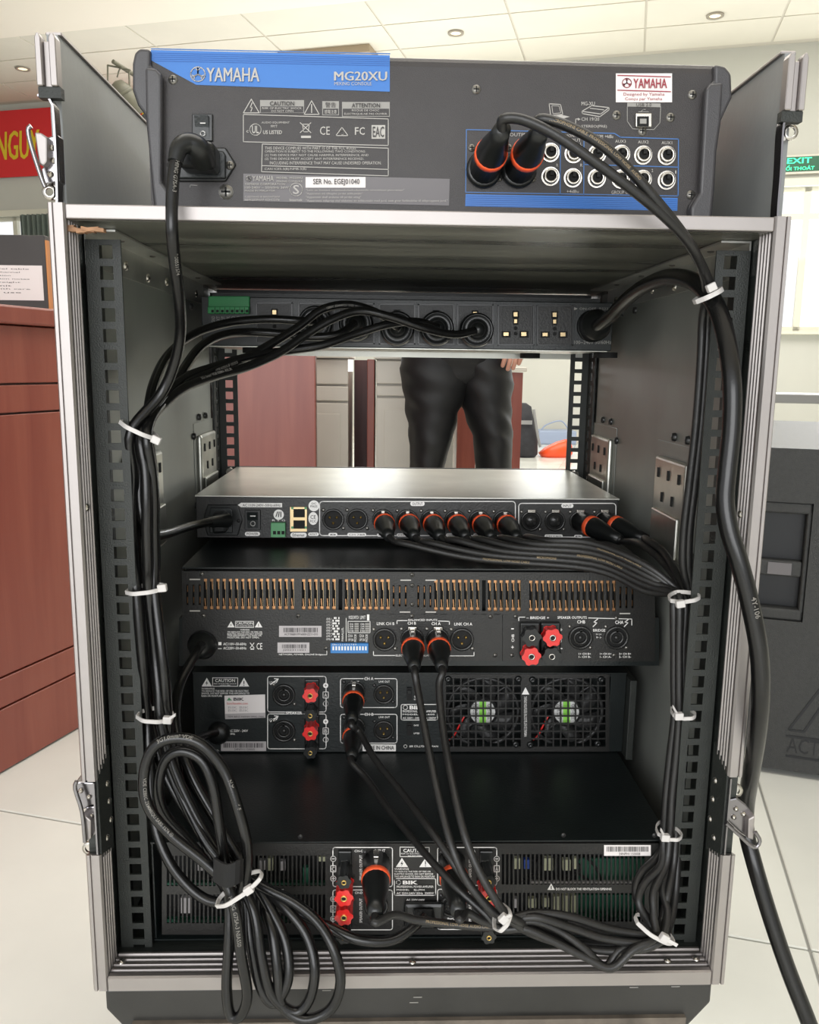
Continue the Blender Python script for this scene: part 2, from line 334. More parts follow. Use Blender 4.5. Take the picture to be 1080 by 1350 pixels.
for n, (a, b) in enumerate(WX):
    t = empty('window_%d' % (n+1), RC((a+b)/2, BW+.06, SILL)); t['kind'] = 'structure'
    fr = MB(); fw = .045
    fr.box(a, b, BW+.02, BW+.08, SILL, SILL+fw).box(a, b, BW+.02, BW+.08, HEAD-fw, HEAD).box(a, a+fw, BW+.02, BW+.08, SILL, HEAD).box(b-fw, b, BW+.02, BW+.08, SILL, HEAD)
    fr.v = [RC(v.x, v.y, v.z) for v in fr.v]; fr.build('window_frame', 'frame', t)
    nm = 3; tz = TR
    for k in range(nm+1):
        x0 = a+(b-a)*k/(nm+1); x1 = a+(b-a)*(k+1)/(nm+1)
        if k: rbox('mullion', x0-.03, x0+.03, BW+.02, BW+.08, SILL, HEAD, 'frame', t)
        rbox('transom', x0+.03, x1-.03, BW+.025, BW+.075, tz-.03, tz+.03, 'frame', t)
        for z0, z1 in ((SILL, tz), (tz, HEAD)): rbox('pane', x0+.03, x1-.03, BW+.045, BW+.05, z0+.03, z1-.03, 'glass', t)
    rbox('window_sill', a-.03, b+.03, BW-.1, BW+.01, SILL-.03, SILL, 'frame', t)
# curtain by the left window
mb = MB(); x0 = (atr(31, 300, BW-.15)-CAM).dot(EX); x1 = (atr(100, 300, BW-.15)-CAM).dot(EX); n = 60
vs = []
for i in range(n+1):
    x = x0+(x1-x0)*i/n; y = BW-.2+.035*math.sin(i*1.1)
    for z in (SILL-.25, HEAD-.02): vs += [RC(x, y, z), RC(x, y+.01, z)]
mb.add(vs, [q for i in range(n) for q in ((4*i, 4*i+4, 4*i+6, 4*i+2), (4*i+1, 4*i+3, 4*i+7, 4*i+5), (4*i+2, 4*i+6, 4*i+7, 4*i+3), (4*i, 4*i+1, 4*i+5, 4*i+4))]+[(0, 2, 3, 1), (4*n, 4*n+1, 4*n+3, 4*n+2)])
recenter(tag(mb.build('curtain', 'greycurt'), 'dark grey-green curtain hanging at the edge of the left window', 'curtain'))
# banner
A, B, C, D = atr(-150, 118, BW-.05), atr(330, 160, BW-.05), atr(330, 240, BW-.05), atr(-150, 236, BW-.05)
A = RC((A-CAM).dot(EX), BW-.04, atr(0, 146, BW-.05).z); zb = atr(0, 234, BW-.05).z; xr = (B-CAM).dot(EX); xl = (atr(-110, 146, BW-.05)-CAM).dot(EX)
t = empty('banner', RC((xl+xr)/2, BW-.04, zb), 'red wall banner with yellow capital letters at the far left', 'banner')
rbox('cloth', xl, xr, BW-.04, BW-.03, zb, A.z, 'banner', t)
mb = MB(); O = atr(-4, 212, BW-.045); E_ = atr(37, 209, BW-.045); U_ = atr(-4, 174, BW-.045)
O.z = E_.z = (O.z+E_.z)/2
mb.text('NGUY', O, (E_-O)*1.34, U_-O, 0, .04); mb.build('lettering', 'yellow', t)
O = atr(181, 168, BW-.045); mb = MB(); mb.text('A', O, EX*.35, Vector((0, 0, .3)), 0, .03); mb.build('lettering', 'yellow', t)
# exit sign
p = atr(1054, 215, BW-.06); ex = (p-CAM).dot(EX); t = empty('exit_sign', RC(ex, BW-.04, p.z-.09), 'green illuminated exit sign above the right window', 'sign')
hw = .185; rbox('housing', ex-hw-.025, ex+hw+.025, BW-.05, BW-.001, p.z-.095, p.z+.08, 'cream', t, bevel=.004)
rbox('panel', ex-hw, ex+hw, BW-.056, BW-.05, p.z-.075, p.z+.06, 'exitbg', t)
mb = MB(); mb.text('EXIT', RC(ex-.11, BW-.0585, p.z-.002), EX*.22, (0, 0, .052), 0, .02); mb.text('LỐI THOÁT', RC(ex-.14, BW-.058, p.z-.064), EX*.28, (0, 0, .05), 0, .02); mb.build('lettering', 'exitglow', t)
# stage light hanging left of the mixer
p = at(158, 117, Y=5.2); q = at(176, 146, Y=5.25); dr = (q-p).normalized(); R_ = pm(13.5, p)
t = empty('stage_light', p, 'olive can spotlight in a wire yoke hanging beyond the left wing', 'spotlight')
MB().lathe(p-dr*.02, dr, [(0, -.03), (R_*.6, -.02), (R_, .03), (R_, .2), (R_*.93, .2), (R_*.9, .03), (0, 0)], 20).build('can', 'olive', t)
MB().lathe(p, dr, [(R_*.95, .19), (R_*1.05, .2), (R_*1.05, .36), (R_*.95, .36), (R_*.9, .21), (0, .2)], 20).build('barrel', 'matte', t)
MB().ring(p+dr*.02, dr, R_*1.02, R_*1.08, .02, 20).build('rim', 'olive', t)
A, B, C, D = at(142, 110, Y=5.2), at(142, 86, Y=5.2), at(170, 92, Y=5.2), at(171, 118, Y=5.2)
MB().tube([A, A.lerp(B, .9), B, B.lerp(C, .1), C, C.lerp(D, .15), D], .006, 6).build('yoke', 'olive', t)
A, B = at(149, 81, Y=5.15), at(210, 120, Y=5.5); MB().tube([A, B], .014, 8, sub=1).tube([B, atr(262, 150, BW-.005)], .014, 8, sub=1).build('hanging_bar', 'olive', t)
A, B = at(154.5, 102, Y=5.2), at(158, 91, Y=5.2); MB().tube([A, B, at(163, 91, Y=5.2)], .005, 6).build('safety_hook', 'olive', t)

# ------------------------------------------------------------------ left reception desk with a box
d0 = at(0, 1022, Z=FZ); d1 = at(110, 958, Z=FZ); dd = (d1-d0).normalized(); dn = Vector((-dd.y, dd.x, 0))       # dn points away from the aisle (left)
def dk(t, n_, z): return d0+dd*t+dn*n_+Vector((0, 0, z-FZ))
def dbox(mb, t0, t1, n0, n1, z0, z1, m=0):
    c = dk((t0+t1)/2, (n0+n1)/2, (z0+z1)/2); return mb.obox(c, dd*(t1-t0)/2, dn*(n1-n0)/2, (0, 0, (z1-z0)/2), m)
ztop = at(0, 398, Y=d0.y).z; zl = at(0, 424, Y=d0.y).z
DL = .52
t = empty('reception_desk', dk(.1, .3, FZ), 'dark reddish wooden counter with grooved front left of the rack', 'desk')
g1, g2 = at(0, 508, Y=d0.y).z, at(0, 549, Y=d0.y).z; g3, g4 = at(0, 899, Y=d0.y).z, at(0, 939, Y=d0.y).z
zs = [FZ+.002, g4, g3, g2, g1, zl]
for k in range(5):
    mb = MB(); dbox(mb, -.9, DL, 0, .02, zs[k]+.002, zs[k+1]-.002); mb.build('front_panel', 'mahog', t, bevel=.0012, seg=1)
mb = MB(); dbox(mb, -.9, DL-.01, .021, .55, FZ, zl-.001); mb.build('carcass', 'mahogdk', t)
mb = MB(); dbox(mb, -.93, DL+.02, -.02, .6, zl, ztop); mb.build('worktop', 'mahog', t, bevel=.004)
# carton
bz = ztop; P0 = at(66, 401, Y=d0.y+.35); bx = (P0.x); by = P0.y
t = empty('carton', (bx-.2, by+.15, bz), 'black cardboard box with white text label on the wooden counter', 'box')
zt = at(62, 310, Y=by).z; zbq = bz+.0005
ax = Vector((.995, -.04, 0)).normalized(); ay = Vector((.1, .995, 0)).normalized()
def cb(mb, a0, a1, b0, b1, z0, z1, m=0):
    c = Vector((bx, by, 0))+ax*(a0+a1)/2+ay*(b0+b1)/2+Vector((0, 0, (z0+z1)/2)); return mb.obox(c, ax*(a1-a0)/2, ay*(b1-b0)/2, (0, 0, (z1-z0)/2), m)
mb = MB(); cb(mb, -.48, -.004, 0, .3, zbq, zt); mb.build('box_body', 'carton', t, bevel=.002)
mb = MB(); cb(mb, -.004, 0, .002, .3, zbq+.01, zt-.01); mb.build('side_edge', 'kraft', t)
mb = MB(); cb(mb, -.48, -.012, -.001, 0, at(40, 396, Y=by).z, at(40, 350, Y=by).z); mb.build('paper_label', 'label', t)
mb = MB()
for k in range(8):
    z = at(40, 356+4.4*k, Y=by).z; mb.text(['Input impedance and level table', 'Frequency response of each channel', 'Signal to noise ratio and distortion', 'Power supply and consumption notes', 'Net weight and gross weight', 'Dimensions of the unit', 'Keep dry and handle with care', 'Made for indoor use'][k], Vector((bx, by, z))+ax*-.30-ay*.0015, ax*(.26-.02*(k % 3)), (0, 0, .0032), 0)
mb.build('label_print', 'ink', t)
mb = MB(); mb.text('SC', Vector((bx, by, at(3, 334, Y=by).z))+ax*-.165-ay*.001, ax*.055, (0, 0, .028)); mb.build('logo_print', 'greylabel', t)

# ------------------------------------------------------------------ sub-woofer on the right
s0 = at(1000, 1018, Z=FZ); s1 = at(1080, 1030, Z=FZ); sd = (s1-s0).normalized(); sn = Vector((-sd.y, sd.x, 0)); s0 = s0-sd*.1
zt = at(1030, 590, Y=s0.y-.02).z
def sk(a, b, z): return s0+sd*a+sn*b+Vector((0, 0, z-FZ))
def sbox(mb, a0, a1, b0, b1, z0, z1, m=0): return mb.obox(sk((a0+a1)/2, (b0+b1)/2, (z0+z1)/2), sd*(a1-a0)/2, sn*(b1-b0)/2, (0, 0, (z1-z0)/2), m)
def ss(px, py):      # pixel -> coordinate on the speaker's side face
    d = _r*((px-540)/F)-_u*((py-675)/F)+_f; k = (s0-CAM).dot(sn)/d.dot(sn); p = CAM+d*k; return (p-s0).dot(sd), p.z
t = empty('loudspeaker', sk(.35, .3, FZ), 'large black floor loudspeaker with two handle recesses right of the rack', 'loudspeaker')
hx0 = ss(990, 700)[0]; hx1 = ss(1070, 700)[0]; ha, hb = ss(1030, 662)[1], ss(1030, 818)[1]
h1a, h1b = ss(1030, 677)[1], ss(1030, 740)[1]; h2a, h2b = ss(1030, 761)[1], ss(1030, 803)[1]; xi = ss(1063, 700)[0]
mb = MB(); dep = .04
sbox(mb, 0, .75, dep, .55, FZ+.012, zt); sbox(mb, 0, .75, 0, dep, ha, zt); sbox(mb, 0, .75, 0, dep, FZ+.012, hb); sbox(mb, hx1, .75, 0, dep, hb, ha); sbox(mb, 0, hx0, 0, dep, hb, ha)
mb.build('cabinet', 'spk', t)
for z0, z1, lab in ((h1b, h1a, 0), (h2b, h2a, 1)):
    mb = MB(); sbox(mb, hx0, xi, dep-.012, dep-.002, z1, z0); mb.build('handle_recess', 'spkdk', t)
mb = MB(); sbox(mb, hx0, hx1, .003, .03, h1a, ha); sbox(mb, hx0, hx1, .003, .03, hb, h2b); sbox(mb, xi, hx1, .003, .03, hb, ha); sbox(mb, hx0, xi, .006, .03, h2a, h1b); mb.build('handle_surround', 'spk', t, bevel=.006, seg=3)
mb = MB(); x_, z_ = ss(1012, 754); x2, z2 = ss(1052, 749); sbox(mb, x_, x2-.01, .004, .006, h2a+.004, h1b-.004, 0); mb.build('rating_strip', 'plate', t)
mb = MB(); a_, z_ = ss(1037, 991); e_, z2 = ss(1086, 978)
mb.text('ACTIVE', sk(a_, -.0008, z_), sd*((ss(1071, 990)[0]-a_)*2.1), (0, 0, z2-z_+.0), 0)
def sl(p, q, wd=.0022):
    A = sk(ss(*p)[0], -.0006, ss(*p)[1]); B = sk(ss(*q)[0], -.0006, ss(*q)[1]); d = B-A; mb.obox((A+B)/2, d/2, sn*.0006, d.normalized().cross(sn)*wd)
for p, q in (((1036, 970), (1082, 976)), ((1036, 996), (1082, 1003)), ((1040, 962), (1082, 908)), ((1040, 962), (1060, 965)), ((1060, 965), (1084, 930))): sl(p, q)
mb.build('embossed_logo', 'spkdk', t)
b2 = empty('loudspeaker', sk(.35, .8, FZ), 'second black floor loudspeaker directly behind the one with handle recesses', 'loudspeaker')
q = MB(); sbox(q, 0, .75, .57, 1.0, FZ+.012, zt-.002); q.build('cabinet', 'spk', b2, bevel=.006)
q = MB(); sbox(q, .05, .7, 1.0005, 1.006, FZ+.06, zt-.04); q.build('grille', 'spkdk', b2)
q = MB()
for a_ in (.05, .7):
    for b_ in (.62, .95): q.cyl(sk(a_, b_, FZ), (0, 0, 1), .02, .0118, 12)
q.build('rubber_feet', 'matte', b2)
mb = MB()
for a_ in (.05, .7):
    for b_ in (.05, .5): mb.cyl(sk(a_, b_, FZ), (0, 0, 1), .02, .013, 12)
mb.build('rubber_feet', 'matte', t)

# ------------------------------------------------------------------ long low bench under the right window
p = at(1050, 526, Y=4.2); e0 = (p-CAM).dot(EX); e1 = (p-CAM).dot(ED)
t = empty('bench', RC(e0+.3, e1+.25, FZ), 'long grey low bench with metal edge under the right window', 'bench')
z0 = at(1050, 532, Y=4.2).z; z1 = at(1050, 520, Y=4.2).z
rbox('bench_top', e0-.55, e0+1.6, e1, e1+.5, z0, z1, 'bench', t, bevel=.006)
for a in (e0-.45, e0+1.5):
    rbox('leg', a-.025, a+.025, e1+.03, e1+.08, FZ, z0, 'bench', t); rbox('leg', a-.025, a+.025, e1+.42, e1+.47, FZ, z0, 'bench', t)
# ================================================================== THINGS SEEN THROUGH THE RACK
def fb(mb, x0, x1, y0, y1, px0y, px1y, Y, m=0, z0=None, z1=None):   # box whose front face at depth y0 covers pixel columns x0..x1, heights by pixel rows
    a = at(x0, (px0y+px1y)/2, Y=Y).x; b = at(x1, (px0y+px1y)/2, Y=Y).x
    return mb.box(a, b, y0, y1, at((x0+x1)/2, px1y, Y=Y).z if z0 is None else z0, at((x0+x1)/2, px0y, Y=Y).z if z1 is None else z1, m)
Y2 = 1.75
t = empty('red_desk', (at(300, 600, Y=Y2).x, Y2+.3, FZ), 'reddish wooden desk end seen through the open rack at left', 'desk')
xa, xb = at(200, 540, Y=Y2).x, at(416, 540, Y=Y2).x
MB().box(xa, xb, Y2, Y2+.03, FZ, .02).build('end_panel', 'mahog', t, bevel=.002)
MB().box(xa, xb-.02, Y2+.031, Y2+.30, FZ, -.0).build('carcass', 'mahogdk', t)
MB().box(xa-.02, xb+.015, Y2-.015, Y2+.32, .02, .05).build('worktop', 'mahog', t, bevel=.004)
def cab(name, x0, x1, Y, label, gaps, stile=None, dark=None, top=472, dep=.5):
    t = empty(name, (at((x0+x1)/2, 550, Y=Y).x, Y+dep/2, FZ), label, 'cabinet')
    a, b = at(x0, 540, Y=Y).x, at(x1, 540, Y=Y).x; zt = at((x0+x1)/2, top, Y=Y).z
    MB().box(a+.004, b-.004, Y+.021, Y+dep, FZ, zt-.001).build('carcass', 'cream', t)
    zz = [zt-.002]+[at((x0+x1)/2, g_, Y=Y).z for g_ in gaps]+[FZ+.08]
    for k in range(len(zz)-1):
        nm = 'door' if k == len(zz)-2 else 'drawer_front'
        o = MB().box(a+.002, b-.002, Y, Y+.02, zz[k+1]+.004, zz[k]-.003).build(nm, 'cream', t, bevel=.003)
        if nm == 'door': MB().box(a+.03, b-.03, Y-.004, Y-.0005, zz[k+1]+.05, zz[k]-.04).build('door_panel', 'cream', o, bevel=.002)
    MB().box(a-.005, b+.005, Y-.02, Y+dep+.02, zt, zt+.022).build('worktop', 'cream', t, bevel=.003)
    return t, a, b, zt
Y3 = 2.26
t, a, b, zt = cab('cream_cabinet', 400, 460, Y3, 'cream cabinet with two drawers just right of the red desk end', (508, 530))
MB().box(at(459, 480, Y=Y3).x, at(466, 480, Y=Y3).x, Y3-.012, Y3-.001, at(462, 490, Y=Y3).z, at(462, 474, Y=Y3).z).build('hinge', 'nickel', t)
xa, xb, xc = at(461, 540, Y=Y3).x, at(484, 540, Y=Y3).x, at(494, 540, Y=Y3).x
t = empty('dark_cabinet', ((xa+xc)/2, Y3+.2, FZ), 'open dark maroon cabinet between two cream cabinets', 'cabinet')
MB().box(xa+.001, xc-.001, Y3+.42, Y3+.45, FZ, zt-.002).build('back_panel', 'mahogdk', t)
MB().box(xb, xc-.001, Y3, Y3+.41, FZ, zt-.002).build('stile', 'mahog', t, bevel=.002)
MB().box(xa+.001, xb-.001, Y3+.1, Y3+.41, FZ+.3, FZ+.32).build('shelf', 'mahogdk', t)
cab('cream_cabinet', 495, 600, Y3, 'cream cabinet with two drawers behind the trousered legs', (508, 524), top=474)
Y4 = 2.56
t = empty('red_post', (at(612, 560, Y=Y4).x, Y4+.1, FZ), 'reddish wooden upright seen between the two trouser legs', 'panel')
MB().box(at(603, 560, Y=Y4).x, at(628, 560, Y=Y4).x, Y4, Y4+.04, FZ, at(615, 474, Y=Y4).z).build('panel', 'mahog', t, bevel=.002)
MB().box(at(603, 560, Y=Y4).x+.01, at(628, 560, Y=Y4).x-.01, Y4+.041, Y4+.35, FZ, at(615, 480, Y=Y4).z).build('carcass', 'mahogdk', t)
Y5 = 2.9
t = empty('white_counter', (at(670, 560, Y=Y5).x, Y5+.1, FZ), 'white topped counter with red wooden end right of the trouser legs', 'counter')
xa, xb = at(632, 520, Y=Y5).x, at(690, 520, Y=Y5).x
MB().box(xa, xb+.01, Y5-.02, Y5+.5, at(670, 490, Y=Y5).z, at(670, 484, Y=Y5).z).build('worktop', 'cream', t, bevel=.003)
MB().box(xa+.02, xb-.06, Y5+.0, Y5+.45, FZ, at(670, 491, Y=Y5).z).build('carcass', 'cream', t)
MB().box(xb-.058, xb-.004, Y5+.0, Y5+.45, FZ, at(670, 491, Y=Y5).z).build('end_panel', 'mahog', t)
# towel-like grey cloth on the counter
# backpack on the floor
p = at(694, 604, Z=FZ); Yb = p.y; zf = FZ
def bp(px, py): return at(px, py, Y=Yb)
k_ = (bp(694, 532).z-bp(694, 605).z)
t = empty('backpack', (p.x, Yb+.1, zf), 'black backpack with grey strap on the floor seen through the rack', 'backpack')
def blob(rings, n=20):
    mb = MB(); vs = []
    for (x, y, z, rx, ry, tw) in rings:
        for i in range(n):
            q = 2*PI*i/n; c, s_ = math.cos(q), math.sin(q); e = 2.6
            r = 1/((abs(c)**e+abs(s_)**e)**(1/e)); vs.append((x+rx*r*c, y+ry*r*s_, z))
    k = len(rings)
    fs = [(j*n+i, j*n+(i+1) % n, (j+1)*n+(i+1) % n, (j+1)*n+i) for j in range(k-1) for i in range(n)]
    mb.add(vs, fs+[tuple(range(n-1, -1, -1)), tuple(range((k-1)*n, k*n))], 0, True); return mb
H_ = bp(694, 532).z-zf
blob([(p.x-.01, Yb+.1, zf, .10, .08, 0), (p.x-.01, Yb+.1, zf+.03, .125, .1, 0), (p.x-.01, Yb+.1, zf+.16, .12, .1, 0), (p.x-.02, Yb+.11, zf+.28, .105, .09, 0), (p.x-.03, Yb+.11, zf+H_-.03, .075, .07, 0), (p.x-.03, Yb+.11, zf+H_, .03, .03, 0)]).build('bag_body', 'pack', t)
MB().tube([(p.x+.05, Yb+.0, zf+H_-.05), (p.x+.09, Yb-.0, zf+.22), (p.x+.12, Yb+.0, zf+.1)], .012, 8).build('shoulder_strap', 'packgrey', t)
MB().box(p.x-.1, p.x+.04, Yb-.004, Yb+.0, zf+H_*.62, zf+H_*.62+.035).build('reflective_band', 'packgrey', t)
# orange bag
p = at(734, 603, Z=FZ); Yb = p.y
t = blob([(p.x, Yb+.05, zf, .13, .09, 0), (p.x, Yb+.05, zf+.03, .15, .1, 0), (p.x+.02, Yb+.05, zf+.08, .12, .09, 0), (p.x+.07, Yb+.05, zf+.13, .07, .06, 0), (p.x+.10, Yb+.05, zf+.155, .02, .02, 0)], 16)
for i, v in enumerate(t.v): v += Vector((random.uniform(-1, 1), random.uniform(-1, 1), random.uniform(0, .6)))*.008 if v.z > zf+.01 else Vector((0, 0, 0))
tag(recenter(t.build('plastic_bag', 'bag')), 'crumpled bright orange plastic bag on the floor beside the backpack', 'bag')
p = at(735, 586, Z=FZ); Yc = p.y
t = empty('storage_box', (p.x, Yc+.15, zf), 'pale blue storage box on the floor behind the orange bag', 'box')
MB().box(p.x-.2, p.x+.2, Yc, Yc+.3, zf, zf+.14).build('box_body', 'bluec', t, bevel=.01)
MB().tube([(p.x-.16, Yc+.1, zf+.142), (p.x-.1, Yc+.1, zf+.2), (p.x+.05, Yc+.1, zf+.24), (p.x+.14, Yc+.1, zf+.142)], .008, 6).build('handle', 'bluec', t)

# ------------------------------------------------------------------ person
def person():
    Yp = 2.0; c = at(607, 500, Y=Yp); X0 = c.x
    t = empty('person', (X0, Yp, FZ), 'person in loose charcoal trousers standing beyond the rack', 'person')
    z = lambda py, px=607: at(px, py, Y=Yp).z
    Xp = lambda px, py: at(px, py, Y=Yp).x
    # body skeleton (skin modifier) -------------------------------------------------
    V = []; E = []; R = []
    def n_(x, y, zz, r, par=None):
        V.append((x, y, zz)); R.append(r)
        if par is not None: E.append((par, len(V)-1))
        return len(V)-1
    zc = z(533)                                  # crotch
    hz = zc+.12
    pel = n_(X0, Yp+.02, hz, (.125, .10)); wst = n_(X0, Yp+.02, hz+.16, (.12, .095), pel); che = n_(X0, Yp+.03, hz+.36, (.12, .085), wst)
    sh = n_(X0, Yp+.03, hz+.48, (.085, .065), che); nk = n_(X0, Yp+.02, hz+.56, (.05, .052), sh); n2 = n_(X0, Yp+.01, hz+.63, (.052, .056), nk)
    for s in (-1, 1):
        hx = X0+s*.085; kx, ky = (Xp(560, 600), Yp-.0) if s < 0 else (Xp(652, 600), Yp+.02)
        th = n_(hx, Yp+.02, hz-.08, (.062, .066), pel); kn = n_(kx, ky, FZ+.45, (.038, .042), th); an = n_(kx+s*.01, ky+.03, FZ+.09, (.03, .034), kn); n_(kx+s*.01, ky-.05, FZ+.04, (.024, .02), an)
        s1 = n_(X0+s*.17, Yp+.03, hz+.45, (.05, .05), sh)
        if s < 0: el = n_(X0-.25, Yp+.08, hz+.2, (.04, .04), s1); wr = n_(X0-.06, Yp-.15, hz+.24, (.026, .022), el)
        else: el = n_(X0+.25, Yp+.06, hz+.24, (.04, .04), s1); wr = n_(Xp(676, 428), Yp-.10, z(428), (.026, .022), el)
        px_, pz = V[wr][0], V[wr][2]; dx = -s*.012
        pa = n_(px_+dx, V[wr][1]-.01, pz-.045, (.032, .016), wr)
        V[wr]
        for k in range(4):
            fx = px_+dx-.024+.016*k; l = (.055, .065, .062, .048)[k]
            a = n_(fx, V[pa][1]-.006, pz-.075, (.0085, .0085), pa); b = n_(fx+dx*.3, V[pa][1]-.018, pz-.075-l*.55, (.0078, .0078), a); n_(fx+dx*.8, V[pa][1]-.008, pz-.075-l, (.0068, .0068), b)
        a = n_(px_+dx-s*.036, V[pa][1]-.012, pz-.045, (.009, .009), pa); n_(px_+dx-s*.046, V[pa][1]-.02, pz-.08, (.008, .008), a)
    me = bpy.data.meshes.new('body'); off = t.location
    me.from_pydata([Vector(v)-off for v in V], E, []); o = bpy.data.objects.new('body', me); COL.objects.link(o); o.parent = t
    sk_ = o.modifiers.new('skin', 'SKIN'); sk_.use_smooth_shade = True
    for i, r in enumerate(R): me.skin_vertices[0].data[i].radius = r
    me.skin_vertices[0].data[0].use_root = True
    o.modifiers.new('sub', 'SUBSURF').levels = 1; o.modifiers['sub'].render_levels = 2; me.materials.append(M['skin'])
    # head
    hc = Vector((X0, Yp-.005, hz+.715)); mb = MB(); n = 20; vs = []
    prof = [(-.115, .02), (-.105, .045), (-.08, .062), (-.04, .073), (0, .078), (.04, .08), (.08, .07), (.105, .045), (.118, .01)]
    for zz, r in prof:
        for i in range(n):
            q = 2*PI*i/n; fr = -math.cos(q)
            v = Vector((math.sin(q)*r*.95, math.cos(q)*r*1.15, zz))
            if fr > .92 and -.05 < zz < .01: v.y -= .022
            if fr > .9 and zz == -.08: v.y -= .006
            vs.append(hc+v)
    mb.add(vs, [(j*n+i, j*n+(i+1) % n, (j+1)*n+(i+1) % n, (j+1)*n+i) for j in range(len(prof)-1) for i in range(n)]+[tuple(range(n-1, -1, -1)), tuple(range((len(prof)-1)*n, len(prof)*n))], 0, True)
    for s in (-1, 1): mb.lathe(hc+Vector((s*.074, 0, -.01)), (s, -.2, 0), [(.01, 0), (.024, .006), (.02, .014), (0, .012)], 10)
    hd = mb.build('head', 'skin', t)
    MB().lathe(hc+Vector((0, .022, .022)), (0, .42, 1), [(.088, -.03), (.097, .01), (.095, .05), (.075, .09), (.04, .112), (0, .118)], 20).build('hair', 'hair', hd)
    for s in (-1, 1): MB().lathe(hc+Vector((s*.03, -.086, .005)), (0, -1, 0), [(.013, -.01), (.01, .001), (0, .004)], 10).build('eye', 'ink', hd)
    MB().lathe(hc+Vector((0, -.084, -.004)), (0, -.5, -1), [(.004, -.02), (.010, .012), (.013, .026), (.006, .034), (0, .035)], 12).build('nose', 'skin', hd)
    MB().box(hc.x-.024, hc.x+.024, hc.y-.086, hc.y-.07, hc.z-.068, hc.z-.06).build('mouth', 'maroon', hd)
    # trousers ----------------------------------------------------------------------
    mb = MB(); n = 32
    def loft(rings, cap0=True, cap1=True, seed=0):
        vs = []
        for (cx, cy, zz, rx, ry) in rings:
            for i in range(n):
                q = 2*PI*i/n; wv = 1+.04*math.sin(3*q+zz*44+seed)*math.cos(zz*26+q*1.3+seed)+.018*math.sin(q*2.0+zz*95+seed*2)
                vs.append((cx+rx*wv*math.cos(q), cy+ry*wv*math.sin(q), zz+.02*math.sin(q+seed)))
        k = len(rings)
        fs = [(j*n+i, j*n+(i+1) % n, (j+1)*n+(i+1) % n, (j+1)*n+i) for j in range(k-1) for i in range(n)]
        mb.add(vs, fs+([tuple(range(n-1, -1, -1))] if cap0 else [])+([tuple(range((k-1)*n, k*n))] if cap1 else []), 0, True)
    def ring(py, xl, xr, ry, dy=0): a, b = Xp(xl, py), Xp(xr, py); return ((a+b)/2, Yp+dy, z(py), (b-a)/2, ry)
    def dens(rs, k=5):
        out = []
        for a, b in zip(rs, rs[1:]):
            for i in range(k): out.append(tuple(a[j]+(b[j]-a[j])*i/k for j in range(5)))
        return out+[rs[-1]]
    L = [ring(440, 533, 618, .115), ring(480, 526, 620, .12), ring(510, 532, 622, .12), ring(530, 535, 612, .115), ring(550, 538, 604, .11), ring(580, 540, 598, .105, .0), ring(620, 540, 586, .095, .01), ring(700, 540, 582, .085, .02)]
    a = L[-1]; L.append((a[0], a[1]+.02, FZ+.05, .075, .085))
    Rr = [ring(440, 596, 668, .115), ring(480, 598, 674, .12), ring(500, 600, 676, .12), ring(530, 606, 673, .115), ring(550, 612, 675, .11), ring(580, 623, 676, .105, .0), ring(620, 627, 674, .095, .01), ring(700, 628, 670, .085, .02)]
    a = Rr[-1]; Rr.append((a[0], a[1]+.02, FZ+.05, .075, .085))
    loft(dens(L), seed=1); loft(dens(Rr), seed=4)
    loft(dens([ring(405, 538, 664, .115), ring(440, 535, 668, .125), ring(475, 530, 675, .128), ring(500, 545, 668, .105), ring(514, 575, 640, .07)]), seed=2)
    mb.build('trousers', 'denim', t)
    # shirt, sleeves, shoes
    mb = MB(); loft(dens([(X0, Yp+.02, z(418), .175, .135), (X0, Yp+.02, hz+.2, .175, .14), (X0, Yp+.03, hz+.38, .195, .145), (X0, Yp+.03, hz+.48, .19, .125), (X0, Yp+.03, hz+.53, .14, .10), (X0, Yp+.02, hz+.575, .078, .078)]), seed=6)
    for s in (-1, 1): mb.tube([(X0+s*.08, Yp+.03, hz+.47), (X0+s*.17, Yp+.04, hz+.45), (X0+s*.215, Yp+.055, hz+.35), (X0+s*.245, Yp+.075, hz+.25)], lambda q: .085-.015*q, 14)
    mb.build('shirt', 'shirt', t)
    for a in (L[-1], Rr[-1]): blob([(a[0], a[1]-.05, FZ, .05, .13, 0), (a[0], a[1]-.05, FZ+.03, .052, .135, 0), (a[0], a[1]-.03, FZ+.07, .045, .1, 0), (a[0], a[1]+.0, FZ+.09, .035, .06, 0)]).build('shoe', 'matte', t)
person()
# ================================================================== FLIGHT CASE
IX, OX = .2456, .2535; FY = -.036; PT = .014817
CB = -.571                                             # underside of the case
case = empty('flight_case', (0, .2, CB), 'open aluminium edged black flight case rack holding the amplifiers', 'rack case')
CT = .0262
for s in (-1, 1):
    mb = MB(); mb.box(s*IX, s*OX, -.030, .50, CB+.001, CT); mb.build('side_panel', 'ply', case)
    mb = MB(); mb.box(s*(IX+.0004), s*OX, -.022, .50, CT+.0005, .136); mb.build('wing_panel', 'wing', case, label='grey upper side wing')
    mb = MB(); mb.box(s*(IX-.0014), s*(OX+.0014), -.02, .502, .136, .1385); mb.build('wing_edging', 'alu', case, bevel=.0006, seg=1)
MB().box(-IX+.0002, IX-.0002, -.030, .50, .0165, .0258).build('top_panel', 'plytop', case)
MB().box(-IX+.0002, IX-.0002, -.030, .50, CB+.001, -.5605).build('bottom_panel', 'ply', case)
